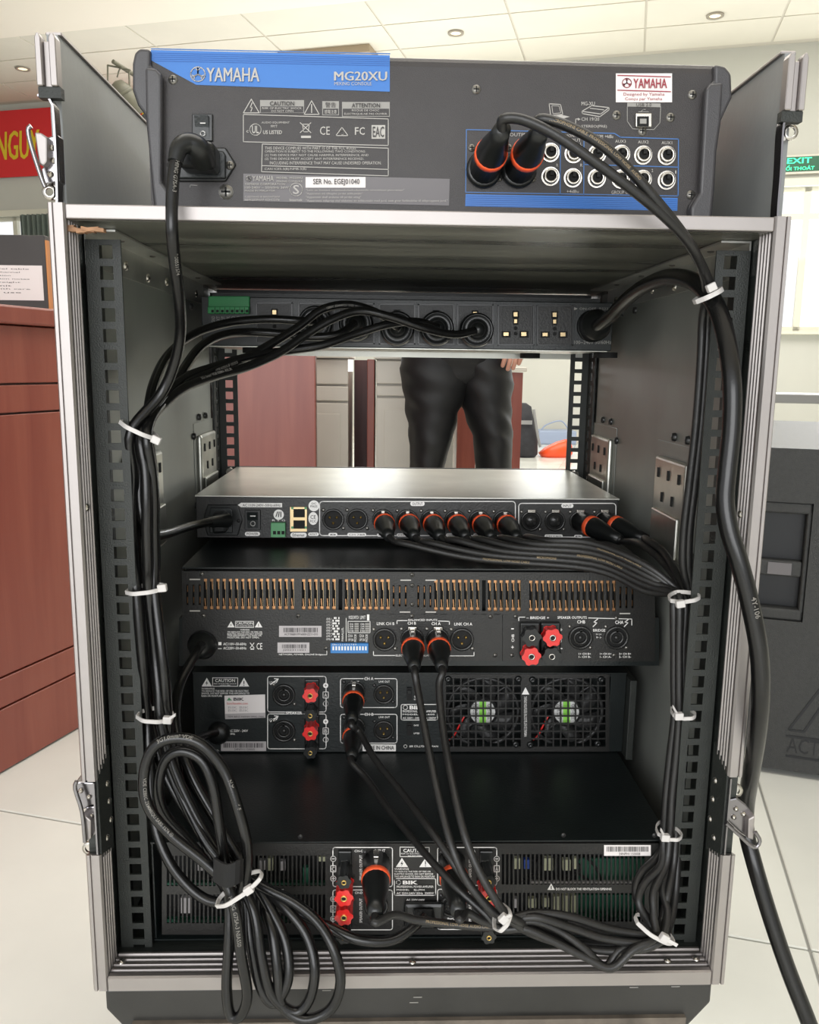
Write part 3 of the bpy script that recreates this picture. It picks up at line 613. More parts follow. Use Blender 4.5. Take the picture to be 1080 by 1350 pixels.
# corner extrusion, profile in x,y swept along z
def extr(s, z0, z1, cut0=0, cut1=0):
    pr = [(OX+.0014, .0), (OX+.0014, -.034), (OX-.0004, -.037), (.2510, -.037), (.2506, -.0355), (.2498, -.0355), (.2494, -.037), (.2438, -.037), (.2424, -.0352)]
    for k in range(4): y = -.0345+.0050*k; pr += [(.2424, y), (.2424, y+.0020), (.2442, y+.0026), (.2442, y+.0042)]
    pr += [(.2424, -.0142), (.2424, -.0125), (.2452, -.0125), (.2452, -.0302), (OX+.0002, -.0302), (OX+.0002, .0)]
    mb = MB(); P = [Vector((s*x, y, 0)) for x, y in pr]
    def zz(p, z, c): return z+c*(p.y+.037)/.035
    n = len(P); V = [Vector((p.x, p.y, zz(p, z0, cut0))) for p in P]+[Vector((p.x, p.y, zz(p, z1, cut1))) for p in P]
    # swap orientation handled by two-sided shading
    mb.add(V, [tuple(range(n)), tuple(range(2*n-1, n-1, -1))]+[(i, i+n, (i+1) % n+n, (i+1) % n) for i in range(n)]); return mb
LZ = {-1: (at(105, 1030, Y=FY).z, at(118, 1127, Y=FY).z), 1: (at(975, 1024, Y=FY).z, at(960, 1127, Y=FY).z)}
for s in (-1, 1):
    a, b = LZ[s]
    extr(s, a, .0268, cut0=.012 if s < 0 else .012).build('corner_extrusion', 'alu', case)
    extr(s, CB, b, cut1=-.012).build('corner_extrusion', 'alu', case)
    # painted plate bridging the latch recess, with rivets
    mb = MB(); P = [Vector((s*.2441, y, z)) for y, z in ((-.034, b-.004), (-.034, a+.004), (-.006, a+.015), (-.006, b-.013))]
    mb.prism(P, (-s*.0015, 0, 0)); dishb = mb.build('latch_backing_plate', 'rail', case)
    for k in range(4):
        q = Vector((s*.2426, (-.014, -.012, -.010, -.020)[k], a-(a-b)*(.22, .48, .76, .92)[k])); MB().lathe(q, (-s, 0, 0), [(.0028, 0), (.0022, .0012), (0, .0017)], 10).build('rivet', 'nickel', dishb)
    MB().box(s*.2442, s*.2454, -.0375, -.012, b+.001, a-.001).build('latch_dish', 'chrome', case)
# top bar and bottom extrusion
MB().box(-.2422, .2422, -.0366, -.0302, .0166, .0262).build('top_edge_trim', 'alu', case, bevel=.0008)
pr = [(-.0302, CB), (-.037, CB), (-.0372, CB+.0112), (-.0355, CB+.0122)]
for k in range(4): y = -.0345+.0060*k; pr += [(y, CB+.0122), (y+.0026, CB+.0122), (y+.0032, CB+.0102), (y+.0052, CB+.0102)]
pr += [(-.0100, CB+.0122), (-.0080, CB+.0122), (-.0080, CB+.0106-.0012), (-.0302, CB+.0094)]
mb = MB(); mb.prism([(-.2422, y, z) for y, z in pr], (.4844, 0, 0)); be = mb.build('bottom_extrusion', 'alu', case)
for px, py in ((544, 1268), (345, 1273), (880, 1266), (918, 1264), (160, 1268)):
    MB().lathe(at(px, py, Z=CB+.0122), (0, -.1, 1), [(.003, 0), (.0026, .001), (0, .0016)], 10).build('rivet', 'nickel', be)
for px, py, s in ((115, 669, -1), (976, 678, 1)): MB().lathe(at(px, py, X=s*.2424), (-s, 0, 0), [(.003, 0), (.0025, .001), (0, .0016)], 10).build('rivet', 'nickel', case)
# upper wing corner posts
for s, (x0, x1, y0, y1) in ((-1, (50, 78, 44, 114)), (1, (1028, 1052, 70, 146))):
    zt, zb_ = at((x0+x1)/2, y0, Y=FY).z, at((x0+x1)/2, y1, Y=FY).z; mb = MB()
    xo, xi = s*.2556, s*.2420
    for a, b in ((0, .30), (.66, 1.0)):
        xa, xb = xo+(xi-xo)*a, xo+(xi-xo)*b
        pts = [(xa, zb_), (xb, zb_), (xb, zt-.003), (xb+(xa-xb)*.3, zt), (xa+(xb-xa)*.3, zt), (xa, zt-.003)]
        mb.prism([(x, -.038, z) for x, z in pts], (0, .009, 0))
    mb.box(xo+(xi-xo)*.3, xo+(xi-xo)*.66, -.034, -.0295, zb_, zt-.004)
    pst = mb.build('wing_corner_post', 'alu', case, bevel=.0006, seg=1)
    mb = MB(); mb.box(xi-s*.001, xo+s*.0, -.036, -.0295, zb_-.007, zb_-.0002); mb.build('post_end', 'rail', pst)
    # chrome dish edge running down the wing
    mb = MB(); pts = [(53, 127), (66, 129), (72, 137), (75, 148), (78, 200), (80, 265), (78, 274), (72, 277)] if s < 0 else [(1051, 138), (1050, 148), (1040, 152), (1031, 158), (1027, 175), (1024, 230), (1020, 285), (1024, 295)]
    mb.strip([at(a, b, Y=-.03) for a, b in pts], .010, .0014, (s, 0, 0.001)); mb.build('latch_dish', 'chrome', case)
# butterfly latches on the outside of the case
def latch(parts, ring, bail=None, tabx=None, lever=None, Y=-.032, knobs=()):
    l = MB()
    for pts, m in parts: l.prism([at(a, b, Y=Y) for a, b in pts], (0, .018, 0), m)
    o = l.build('butterfly_latch', ('chrome', 'nickel'), case, bevel=.001, seg=2)
    cx, cy, r0, r1 = ring; c = at(cx, cy, Y=Y+.004); q = MB()
    q.ring(c, (0, 1, 0), pm(r0, c), pm(r1, c), .0022, 20)
    a, b = sorted((cx+(r0+.5)*(1 if tabx > cx else -1), tabx)); q.prism([at(a, cy-r1+.5, Y=Y+.004), at(b, cy-r1+.5, Y=Y+.004), at(b, cy+r1-.5, Y=Y+.004), at(a, cy+r1-.5, Y=Y+.004)], (0, .0022, 0))
    q.build('hook_eye', 'nickel', o)
    if lever: MB().prism([at(a, b, Y=Y-.006) for a, b in lever], (0, .02, 0)).build('lever', 'alu', o, bevel=.001)
    for a, b in knobs: MB().lathe(at(a, b, Y=Y), (0, -1, 0), [(.0021, 0), (.0018, .0016), (0, .0024)], 10).build('latch_rivet', 'nickel', o)
    if bail: MB().tube([at(a, b, Y=Y-.008) for a, b in bail], .0016, 8, sub=3).build('bail_wire', 'chrome', o)
    return o
latch([([(99, 1031), (124, 1032), (127, 1062), (119, 1062), (110, 1068), (101, 1047)], 0), ([(113, 1064), (127, 1063), (130, 1098), (122, 1103), (118, 1080), (112, 1074)], 0)], (118, 1119, 6, 9.5), [(101, 1030), (99, 1040), (108, 1070), (112, 1110)], 131, [(108, 1074), (114, 1077), (120, 1082), (120, 1106), (112, 1111)], knobs=((107, 1042), (118, 1050), (121, 1076)))
latch([([(957, 1055), (972, 1052), (984, 1061), (994, 1073), (987, 1080), (984, 1104), (975, 1098), (956, 1080)], 0)], (970.5, 1043, 5.5, 9.5), [(957, 1085), (975, 1101), (994, 1117), (1002, 1109), (996, 1097)], 959, [(987, 1080), (996, 1075), (994, 1108), (986, 1106)], knobs=((970, 1066), (967, 1077), (980, 1073)))
latch([([(61, 181), (76, 177), (79, 240), (58, 243), (54, 222), (62, 216)], 0)], (65, 253, 5.5, 10), [(41, 166), (37, 172), (42, 195), (55, 235), (60, 247)], 78, [(45, 174), (54, 175), (62, 181), (62, 213), (57, 219), (51, 216)], knobs=((69, 195), (71, 212), (67, 230)))
c = at(1043, 174, Y=-.028); q = MB(); q.ring(c, (0, 1, 0), pm(6.5, c), pm(10, c), .0022, 20); q.prism([at(1028, 164, Y=-.028), at(1036, 164, Y=-.028), at(1036, 185, Y=-.028), at(1028, 187, Y=-.028)], (0, .0022, 0)); q.build('hook_eye', 'nickel', case)
# raw wood splinter at the top left inner corner
mb = MB()
for k in range(7): p = at(92+6*k+random.uniform(-2, 2), 300+random.uniform(-1, 4)+k*.4, Y=-.028); mb.obox(p, (.004, .001, random.uniform(-.001, .001)), (0, .003, 0), (0, 0, .0012))
mb.build('wood_splinter', 'rawwood', case)
# rack rails -------------------------------------------------------------
def rail(s, y, z0i, n, dirn, name='rack_rail', yside=.03, xo=.2430, xi=.2175, sideholes=True, zoff=0, label=None):
    mb = MB(); hc_ = .2283; hw = .0048; hh = .0048; zt = .0085+zoff; zb_ = -(n-1)*PT-.0085+zoff
    mb.box(s*xo, s*(hc_+hw), y, y+.0018, zb_, zt).box(s*(hc_-hw), s*xi, y, y+.0018, zb_, zt)
    for i in range(n+1):
        a = zt if i == 0 else -(i-1)*PT-hh+zoff; b = zb_ if i == n else -i*PT+hh+zoff
        mb.box(s*(hc_+hw), s*(hc_-hw), y, y+.0018, b, a)
    y1 = y+.0018 if dirn > 0 else y; y2 = y1+dirn*yside; ya, yb = min(y1, y2), max(y1, y2)
    ym0, ym1 = (ya+yb)/2-.005, (ya+yb)/2+.005; x0, x1 = s*xo, s*(xo-.0018)
    if sideholes:
        mb.box(x0, x1, ya, ym0, zb_, zt).box(x0, x1, ym1, yb, zb_, zt)
        for i in range(n+1):
            a = zt if i == 0 else -(i-1)*PT-hh+zoff; b = zb_ if i == n else -i*PT+hh+zoff
            mb.box(x0, x1, ym0, ym1, b, a)
    else: mb.box(x0, x1, ya, yb, zb_, zt)
    return mb.build(name, 'rail', case)
for s in (-1, 1):
    rail(s, 0, 0, 39, 1, sideholes=False); rail(s, .47, 0, 39, -1, yside=.034)
    # steel lining plates
    mb = MB(); mb.box(s*.2455, s*.2447, .034, .43, -.558, .012); mb.build('lining_plate', 'lining', case)
    # angle bracket joining wall and top
    br = MB(); br.box(s*.2446, s*.2434, .004, .40, -.0085, .0160).box(s*.2434, s*.222, .004, .40, .0146, .0160); br = br.build('angle_bracket', 'steel', case)
    for k in range(6): MB().lathe((s*.2434, .03+.066*k, -.002+(k % 2)*.003), (-s, 0, 0), [(.0042, 0), (.0036, .0018), (0, .0024)], 10).build('screw', 'nickel', br)
    for k in range(4): MB().lathe((s*.232, .05+.09*k, .0146), (0, 0, -1), [(.003, 0), (.0025, .001), (0, .0013)], 8).build('screw', 'screw', br)
    for k in range(2): MB().lathe((s*.2446, .285+.05*k, -.0155), (-s, 0, 0), [(.004, 0), (.0035, .003), (0, .0035)], 8).build('screw', 'screwdk', case)
    # two recessed handle dishes seen from inside
    for (ya, yb) in ((.33, .43), (.075, .175)):
        zt, zb_ = -.150, -.262
        d = MB(); d.box(s*.2446, s*.238, ya+.012, yb-.004, zb_+.01, zt-.010); d = d.build('handle_dish', 'dish', case, bevel=.005, seg=3)
        MB().box(s*.2446, s*.2438, ya, yb+.008, zb_-.004, zt+.004).build('dish_flange', 'lining', d, bevel=.001)
        MB().box(s*.238, s*.2345, ya+.018, yb-.012, zb_+.014, zb_+.052).build('dish_step', 'dish', d, bevel=.002)
        for k in range(5): MB().box(s*.2378, s*.2368, ya+.024+.014*k, ya+.028+.014*k, zt-.03-(k % 2)*.022, zt-.021-(k % 2)*.022).build('slot', 'matte', d)
        for k, (u_, v_) in enumerate(((.25, .010), (.6, .010), (-.04, -.01), (-.04, -.09))): MB().lathe((s*.2438, ya+(yb-ya)*u_, zt+v_), (-s, 0, 0), [(.0042, 0), (.0036, .003), (0, .0036)], 8).build('rivet', 'screwdk', d)
# front frame of the case (far side)
for s in (-1, 1): MB().box(s*.2455, s*.258, .5002, .512, CB, .026).build('front_edge_trim', 'alu', case)
MB().box(-.2455, .2455, .5002, .512, .0166, .026).build('front_edge_trim', 'alu', case); MB().box(-.2455, .2455, .5002, .512, CB, CB+.0106).build('front_edge_trim', 'alu', case)
# base the case stands on
t = empty('case_base', (0, .2, FZ), 'scuffed black base tray with cut corners under the rack case', 'base')
bt = CB-.001; zl = at(540, 1341, Y=-.034).z
mb = MB(); prb = [(-.2462, bt), (.2452, bt), (.2452, bt-.018), (.2200, bt-.050), (-.2210, bt-.050), (-.2462, bt-.018)]
mb.prism([(x, -.034, z) for x, z in prb], (0, .52, 0)); mb.build('tray', 'base', t, bevel=.002)
mb = MB(); mb.box(-.225, .224, -.038, .49, zl-.007, zl); mb.build('lip', 'baselip', t)
MB().box(-.235, .235, -.03, .48, FZ+.09, bt-.0505).build('lower_body', 'base', t, bevel=.003)
for x in (-.19, .19):
    for y in (.04, .42):
        MB().cyl((x-.014, y, FZ+.035), (1, 0, 0), .035, .028, 20).build('caster', 'matte', t); MB().box(x-.02, x+.02, y-.025, y+.025, FZ+.0705, FZ+.09).build('caster_fork', 'steel', t)
for px, py in ((430, 1306), (550, 1315), (835, 1302), (890, 1301), (545, 1322)):
    a = at(px, py, Y=-.0342); MB().box(a.x-.003, a.x+.004, -.0345, -.034, a.z, a.z+.0006).build('scuff', 'grey', t)
# ================================================================== CONNECTORS
NY = Vector((0, -1, 0))
def screws(par, pts, Y, r=.0026, m='screw'):
    for px, py in pts:
        c = at(px, py, Y=Y); b = MB(); b.lathe(c, NY, [(r, 0), (r*.85, .0009), (0, .0012)], 10)
        b.box(c.x-r*.6, c.x+r*.6, c.y-.0014, c.y-.001, c.z-r*.12, c.z+r*.12, 1).box(c.x-r*.12, c.x+r*.12, c.y-.0014, c.y-.001, c.z-r*.6, c.z+r*.6, 1)
        b.build('screw', (m, 'matte'), par)
def xlr_socket(par, px, py, Y, rpx, female=False, sc=True, latch=True, boxes=False):
    c = at(px, py, Y=Y); r = pm(rpx, c); b = MB()
    if boxes: b.box(c.x-r*1.12, c.x+r*1.12, c.y-.0008, c.y, c.z-r*1.3, c.z+r*1.3)
    b.ring(c-NY*-0, NY, r, r*.8, .0028, 24); b.lathe(c+NY*.0004, NY, [(r*.82, 0), (0, 0)], 24, 1)
    if female: b.lathe(c+NY*.0005, NY, [(r*.62, 0), (r*.62, .0022), (0, .0022)], 20)
    o = b.build('xlr_socket', ('sockb', 'matte'), par)
    k = -1 if female else 1
    for a, e in ((-.33, .2*k), (.33, .2*k), (0, -.34*k)):
        q = c+Vector((a*r, 0, e*r))
        if female: MB().lathe(q+NY*.0028, NY, [(r*.14, 0), (0, .0001)], 8).build('contact_hole', 'matte', o)
        else: MB().lathe(q+NY*.0004, NY, [(r*.11, 0), (r*.11, .0026), (0, .003)], 8).build('pin', 'gold', o)
    if female and latch: MB().box(c.x-r*.38, c.x+r*.38, c.y-.0042, c.y-.0008, c.z+r*.80, c.z+r*1.14).build('release_tab', 'nickel', o, bevel=.0008)
    if sc:
        for a, e in ((-.92, .85), (.92, -.85)): p = c+Vector((a*r, 0, e*r)); MB().lathe(p, NY, [(r*.19, 0), (r*.16, .0008), (0, .001)], 10).build('screw', 'screwdk' if sc == 2 else 'screw', o)
    return o
def speakon(par, px, py, Y, rpx):
    c = at(px, py, Y=Y); r = pm(rpx, c); b = MB()
    b.ring(c, NY, r, r*.8, .003, 24); b.lathe(c+NY*.0004, NY, [(r*.8, 0), (0, 0)], 24, 1); b.ring(c, NY, r*.62, r*.42, .003, 20, 0); b.lathe(c+NY*.0006, NY, [(r*.2, 0), (r*.2, .002), (0, .002)], 12)
    b.box(c.x-r*.1, c.x+r*.1, c.y-.003, c.y, c.z+r*.5, c.z+r*.68)
    o = b.build('speaker_socket', ('sockb', 'matte'), par)
    for a, e in ((-.9, .9), (.9, -.9)): p = c+Vector((a*r, 0, e*r)); MB().lathe(p, NY, [(r*.17, 0), (r*.15, .0008), (0, .001)], 10).build('screw', 'screw', o)
def post(par, px, py, Y, rpx, col, L=.014, centre='gold', droop=0):
    c = at(px, py, Y=Y)-Vector((0, 0, 0)); r = pm(rpx, c); b = MB(); n = 24; d = Vector((0, -1, droop)).normalized(); vs = []
    c = c-d*L*0
    for t_ in (0, L):
        for i in range(n):
            q = 2*PI*i/n; rr = r*(1 if i % 4 < 2 else .84)*(1 if t_ else .97); vs.append(c+d*t_+Vector((math.cos(q)*rr, 0, math.sin(q)*rr)))
    b.add(vs, [(i, (i+1) % n, (i+1) % n+n, i+n) for i in range(n)]+[tuple(range(n)), tuple(range(2*n-1, n-1, -1))])
    o = b.build('binding_post', col, par, bevel=.0005, seg=1)
    g_ = MB(); g_.ring(c+d*(L+.0), d, r*.36, r*.24, .001, 14); g_.lathe(c+d*(L-.0), d, [(r*.24, .0002), (0, .0002)], 14, 1); g_.build('centre_contact', (centre, 'matte'), o)
    return o
def plugb(thing, p, d, L=.062, r=.0092, ringm='orange', name='xlr_plug', ringt=.34, tab=True):
    d = Vector(d).normalized(); p = Vector(p)
    o = MB().lathe(p, d, [(0, 0), (r, 0), (r, L*ringt), (r*1.02, L*ringt+.001), (r*1.0, L*.46), (r*.86, L*.62), (r*.62, L*.82), (r*.52, L), (0, L)], 18).build(name, 'black', thing)
    MB().lathe(p, d, [(r*1.0, L*ringt), (r*1.055, L*ringt+.0003), (r*1.055, L*ringt+.0052), (r*1.0, L*ringt+.0055)], 20).build('colour_ring', ringm, o, label='orange identification ring')
    if tab: MB().box(p.x-r*.2, p.x+r*.2, p.y-.012, p.y-.002, p.z+r*.85, p.z+r*1.1).build('lock_tab', 'nickel', o, bevel=.0006)
    return p+d*L
def tri(mb, x0, x1, yt, yb, Y, m=0, kind='bolt', fill=True, hole=1):
    xm = (x0+x1)/2
    if fill:
        mb.pp([(x0, yb), (x1, yb), (xm, yt)], Y, m, .0002)
        if kind == 'bolt': mb.pp([(xm+.8, yt+(yb-yt)*.25), (xm-1.8, yt+(yb-yt)*.66), (xm, yt+(yb-yt)*.62), (xm-.8, yb-1.2), (xm+1.8, yt+(yb-yt)*.52), (xm, yt+(yb-yt)*.56)], Y, hole, .0002, off=.0003)
        else: mb.rp(xm-.6, yt+(yb-yt)*.35, xm+.6, yt+(yb-yt)*.7, Y, hole, .0002, .0003); mb.rp(xm-.6, yb-2.4, xm+.6, yb-1.2, Y, hole, .0002, .0003)
    else:
        mb.lp([(x0, yb), (x1, yb), (xm, yt)], Y, 1, m, True)
        if kind == 'bolt': mb.lp([(xm+1, yt+5), (xm-1.5, yt+(yb-yt)*.62), (xm+1.5, yt+(yb-yt)*.58), (xm-.5, yb-2)], Y, 1, m)
        else: mb.lp([(xm, yt+5), (xm, yb-5)], Y, 1.2, m); mb.lp([(xm, yb-3.6), (xm, yb-2.6)], Y, 1.2, m)
def barcode(mb, x0, y0, x1, y1, Y, m, off=.0006, seed=1):
    rr = random.Random(seed); x = x0
    while x < x1-1:
        w_ = rr.choice((.6, .9, 1.3)); mb.rp(x, y0, min(x+w_, x1), y1, Y, m, .0001, off); x += w_+rr.choice((.6, .8, 1.2))
def loopline(mb, pts, Y, wpx, m): mb.lp(pts, Y, wpx, m, True)
def circ(mb, cx, cy, r, Y, wpx, m, n=20): mb.lp([(cx+r*math.cos(2*PI*k/n), cy+r*math.sin(2*PI*k/n)) for k in range(n)], Y, wpx, m, True)
def discp(mb, cx, cy, r, Y, m, n=20, ry=None, off=0): mb.pp([(cx+r*math.cos(2*PI*k/n), cy+(ry or r)*math.sin(2*PI*k/n)) for k in range(n)], Y, m, .0003, off)

# ================================================================== MIXER
Y = 0.0
mz0 = .0292
mix = empty('mixing_console', (.008, .2, .0262), 'charcoal mixing console with blue stripe standing on top of the rack case', 'mixer')
xl, xr = at(196, 180, Y=Y).x, at(938, 180, Y=Y).x
mb = MB(); mb.prism([(xl, y, z) for y, z in ((0, mz0), (0, .1290), (.0008, .1325), (.003, .1352), (.007, .1368), (.014, .1372), (.43, .085), (.45, .07), (.45, mz0+.01), (.44, mz0))], (xr-xl, 0, 0)); mb.build('chassis', 'mixer', mix)
lc = [(184, 63), (177, 69), (174, 84), (174, 118), (181, 138), (191, 152), (196, 200), (200, 250), (204, 288), (225, 289), (225, 250), (214, 240), (213, 98), (206, 90), (198, 87), (198, 64)]
rc_ = [(942, 84), (957, 87), (965, 97), (966, 128), (952, 158), (946, 200), (943, 250), (939, 293), (908, 292), (908, 272), (922, 252), (930, 117), (936, 110), (942, 107)]
for pl, lg in ((lc, [(191, 88), (206, 90), (213, 98), (213, 240), (221, 250), (223, 286), (205, 285), (201, 250), (196, 200), (192, 150)]), (rc_, [(931, 117), (937, 110), (954, 108), (951, 158), (945, 200), (942, 250), (938, 291), (911, 290), (911, 274), (923, 254)])):
    o = MB().prism([at(a, b, Y=Y-.004) for a, b in pl], (0, .12, 0)).build('side_cap', 'mixcap', mix, bevel=.0022, seg=3)
    MB().prism([at(a, b, Y=Y-.0085) for a, b in lg], (0, .006, 0)).build('cap_rib', 'mixcap', o, bevel=.002, seg=3)
for x in (-.16, .17):
    for y in (.03, .4): MB().cyl((x, y, .0263), (0, 0, 1), .009, .0028, 12).build('rubber_foot', 'matte', mix)
MB().pp([(199, 66), (514, 73), (514, 121), (259, 112), (200, 80)], Y, 0, .0003).build('blue_stripe', 'blue', mix, label='bright blue printed stripe')
mb = MB()
for k in range(5): mb.lp([(202, 70+2.6*k), (513, 76.5+2.6*k)], Y, .7, 0, off=.0005)
mb.build('stripe_lines', 'bluedk', mix)
mb = MB(); mb.lp([(200, 64.5), (514, 71)], Y, 1.4, 0, off=.0002); mb.build('stripe_edge', 'bluel', mix)
mb = MB()
def ylogo(mb, cx, cy, r, Y, m, lw=1):
    circ(mb, cx, cy, r, Y, lw, m, 24)
    for k in range(3):
        q = PI/2+k*PI/3*2
        for s in (1, -1): mb.lp([(cx+r*.1*math.cos(q), cy-r*.1*math.sin(q)), (cx+r*.82*math.cos(q), cy-r*.82*math.sin(q))], Y, lw*1.3, m)
        for a in (.35, -.35): mb.lp([(cx+r*.5*math.cos(q), cy-r*.5*math.sin(q)), (cx+r*.82*math.cos(q+a), cy-r*.82*math.sin(q+a))], Y, lw*.8, m)
ylogo(mb, 261, 98, 9.5, Y-.0006, 0, 1.2)
mb.build('brand_emblem', 'dimwhite', mix)
for s_, x0_, y0_, x1_, y1_ in (('YAMAHA', 273, 90, 342, 108), ('MG20XU', 441, 95, 510, 107), ('MIXING CONSOLE', 441, 108.5, 490, 113)): MB().tp(s_, x0_, y0_, x1_, y1_, Y-.0003, 0, .03 if y0_ < 100 else 0, off=.0008).build('brand_lettering', 'dimwhite', mix)
mb = MB()
mb = MB()
def GT(s, x0, y0, x1, y1, m=0, b=0): mb.tp(s, x0, y0, x1, y1, Y, m, b)
tri(mb, 321, 342, 131, 149, Y, 0, 'bolt', False); tri(mb, 401, 421, 133, 151, Y, 0, '!', False)
mb.rp(343, 132, 401, 149, Y, 1, .0002); mb.rp(425, 133.5, 447, 152, Y, 1, .0002); mb.rp(451, 134.5, 514, 154, Y, 1, .0002)
mb.rp(344, 140.5, 400, 148.5, Y, 2, .0003, .0001); mb.rp(426, 143.5, 446, 151, Y, 2, .0003, .0001); mb.rp(452, 143.5, 513, 153, Y, 2, .0003, .0001)
mb.tp('CAUTION', 356, 134, 388, 139.5, Y-.0004, 2, .02); mb.tp('ATTENTION', 464, 136.5, 501, 142, Y-.0004, 2, .02); mb.tp('警告', 429, 135, 443, 142, Y-.0004, 2)
for a in (('RISK OF ELECTRIC SHOCK', 346, 141.5, 398, 144.3), ('DO NOT OPEN', 358, 145.3, 387, 148), ('RISQUE DE CHOC', 464, 144.5, 500, 147.5), ('ÉLECTRIQUE-NE PAS OUVRIR.', 454, 148.5, 511, 152), ('感電注意', 428, 145, 444, 150)): mb.tp(*a, Y-.0005, 0)
mb.lp([(321, 151), (512, 157), (512, 192), (321, 187)], Y, .9, 0, True)
circ(mb, 337, 171, 7.5, Y, 1, 0); GT('UL', 332.5, 166, 341.5, 176, 0, .02); GT('c', 325, 172, 328, 175); GT('US LISTED', 347, 172, 372, 177, 0, .015); GT('AUDIO EQUIPMENT', 345, 160.5, 382, 163.5); GT('99YT', 357, 165, 366, 168.5)
mb.lp([(396, 162), (410, 175)], Y, .9); mb.lp([(410, 162), (396, 175)], Y, .9); mb.lp([(399, 164), (408, 164), (406.5, 174), (400.5, 174)], Y, .9, 0, True); mb.rp(397, 179, 410, 182, Y, 0, .0002)
GT('CE', 422, 167, 435, 178); mb.lp([(443, 179), (459, 179), (451, 168)], Y, .9, 0, True); circ(mb, 451, 175, 3, Y, .9, 0); GT('F', 468, 168, 473, 178, 0, .01); GT('C', 474, 168, 481, 178, 0, .01); 
mb.rp(490, 165, 508, 183, Y, 0, .0002); mb.tp('EAC', 491.5, 167, 506.5, 181, Y-.0004, 2, .01)
mb.lp([(346, 190), (512, 195.5), (512, 232), (345, 226.5)], Y, .9, 0, True); mb.lp([(346, 218.5), (512, 223.5)], Y, .9)
for k, s in enumerate(('THIS DEVICE COMPLIES WITH PART 15 OF THE FCC RULES.', 'OPERATION IS SUBJECT TO THE FOLLOWING TWO CONDITIONS:', '(1) THIS DEVICE MAY NOT CAUSE HARMFUL INTERFERENCE, AND', '(2) THIS DEVICE MUST ACCEPT ANY INTERFERENCE RECEIVED,')): GT(s, 349.5, 193.6+4.8*k, (470, 482, 486, 480)[k], 196.8+4.8*k+.6)
GT('INCLUDING INTERFERENCE THAT MAY CAUSE UNDESIRED OPERATION.', 356, 213, 503, 217); GT('CAN ICES-3(B)/NMB-3(B)', 349, 221.5, 404, 225)
mb.build('caution_print', ('dimwhite', 'grey', 'mixer'), mix)
mb = MB(); mb.pp([(321, 229), (400, 231), (593, 236), (592, 271), (321, 265)], Y, 0, .0003); mb.build('rating_plate', 'plate', mix)
mb = MB(); Y_ = Y-.0004
mb.rp(403, 233.5, 482, 247.5, Y_, 1, .0002); mb.tp('SER No. EGEJ01040', 413, 236, 474, 245, Y_-.0004, 2, .005)
ylogo(mb, 328, 235.5, 3.6, Y_, 0, .8)
for a in (('YAMAHA', 333, 232, 361, 239), ('MODEL  MG20XU', 365, 233.5, 399, 236), ('MIXING CONSOLE', 365, 238, 399, 240.5), ('YAMAHA CORPORATION', 323, 241.5, 376, 244.5), ('100-240V ~ 50/60Hz 36W', 323, 246, 381, 249), ('MADE IN MALAYSIA', 323, 250.5, 363, 253), ('СДЕЛАНО В МАЛАЙЗИИ', 323, 258, 369, 261), ('МИКШЕРНАЯ КОНСОЛЬ', 323, 262, 369, 265)): mb.tp(*a, Y_, 0, .004)
circ(mb, 390.5, 250, 8.5, Y_, 1, 0); mb.tp('S', 386.5, 244, 394.5, 256, Y_, 0, .01); mb.tp('Intertek', 382, 262, 399, 265.5, Y_, 0, .01)
for k, s in enumerate(('"Laite on liitettävä suojamaadoituskoskettimilla varustettuun pistorasiaan"', '"Apparaten må tilkoples jordet stikkontakt"', '"Apparaten skall anslutas till jordat uttag"', '"Apparatets stikprop skal tilsluttes en stikkontakt med jord, som giver forbindelse til stikproppens jord."')): mb.tp(s, 403.5, 249.3+4.6*k, (533, 478, 476, 590)[k], 252.6+4.8*k, Y_, 0)
mb.build('rating_lettering', ('dimwhite', 'label', 'ink'), mix)
# white maker's sticker
MB().rp(812, 97, 886, 135, Y, 0, .0004).build('white_sticker', 'label', mix, label='white sticker with maroon lettering')
mb = MB(); Y_ = Y-.0006
mb.lp([(814.5, 99.5), (884, 101.5)], Y_, 1.1, 0); mb.lp([(814.5, 119), (884, 121)], Y_, 1.1, 0); ylogo(mb, 826.5, 109.5, 6, Y_, 0, .9); mb.tp('YAMAHA', 835, 104, 879, 116.5, Y_, 0, .02)
mb.tp('Designed by Yamaha', 822, 122.5, 876, 127.5, Y_, 0); mb.tp('Conçu par Yamaha', 824, 128.5, 873, 133.5, Y_, 0); mb.build('sticker_lettering', 'maroon', mix)
# switch
def rocker(par, x0, y0, x1, y1, Y, marks=True, tilt=.0015):
    o = MB().rp(x0, y0, x1, y1, Y, 0, .002).build('power_switch', 'black', par, bevel=.0005, seg=1)
    a, b = at(x0+(x1-x0)*.18, y1-(y1-y0)*.1, Y=Y), at(x1-(x1-x0)*.18, y0+(y1-y0)*.1, Y=Y); zm = (a.z+b.z)/2
    MB().prism([(a.x, a.y-.002, a.z), (a.x, a.y-.0022, a.z), (a.x, a.y-.0030, zm), (a.x, a.y-.0052, b.z), (a.x, a.y-.002, b.z)], (b.x-a.x, 0, 0)).build('rocker', 'satin', o)
    if marks:
        cx = (x0+x1)/2; q = MB(); q.lp([(cx-3, y0+(y1-y0)*.32), (cx+3, y0+(y1-y0)*.32)], Y-.0045, 1.1, 0); circ(q, cx, y0+(y1-y0)*.70, 3, Y-.0034, 1.1, 0, 14); q.build('switch_marks', 'white', o)
rocker(mix, 254, 151, 281, 187, Y)
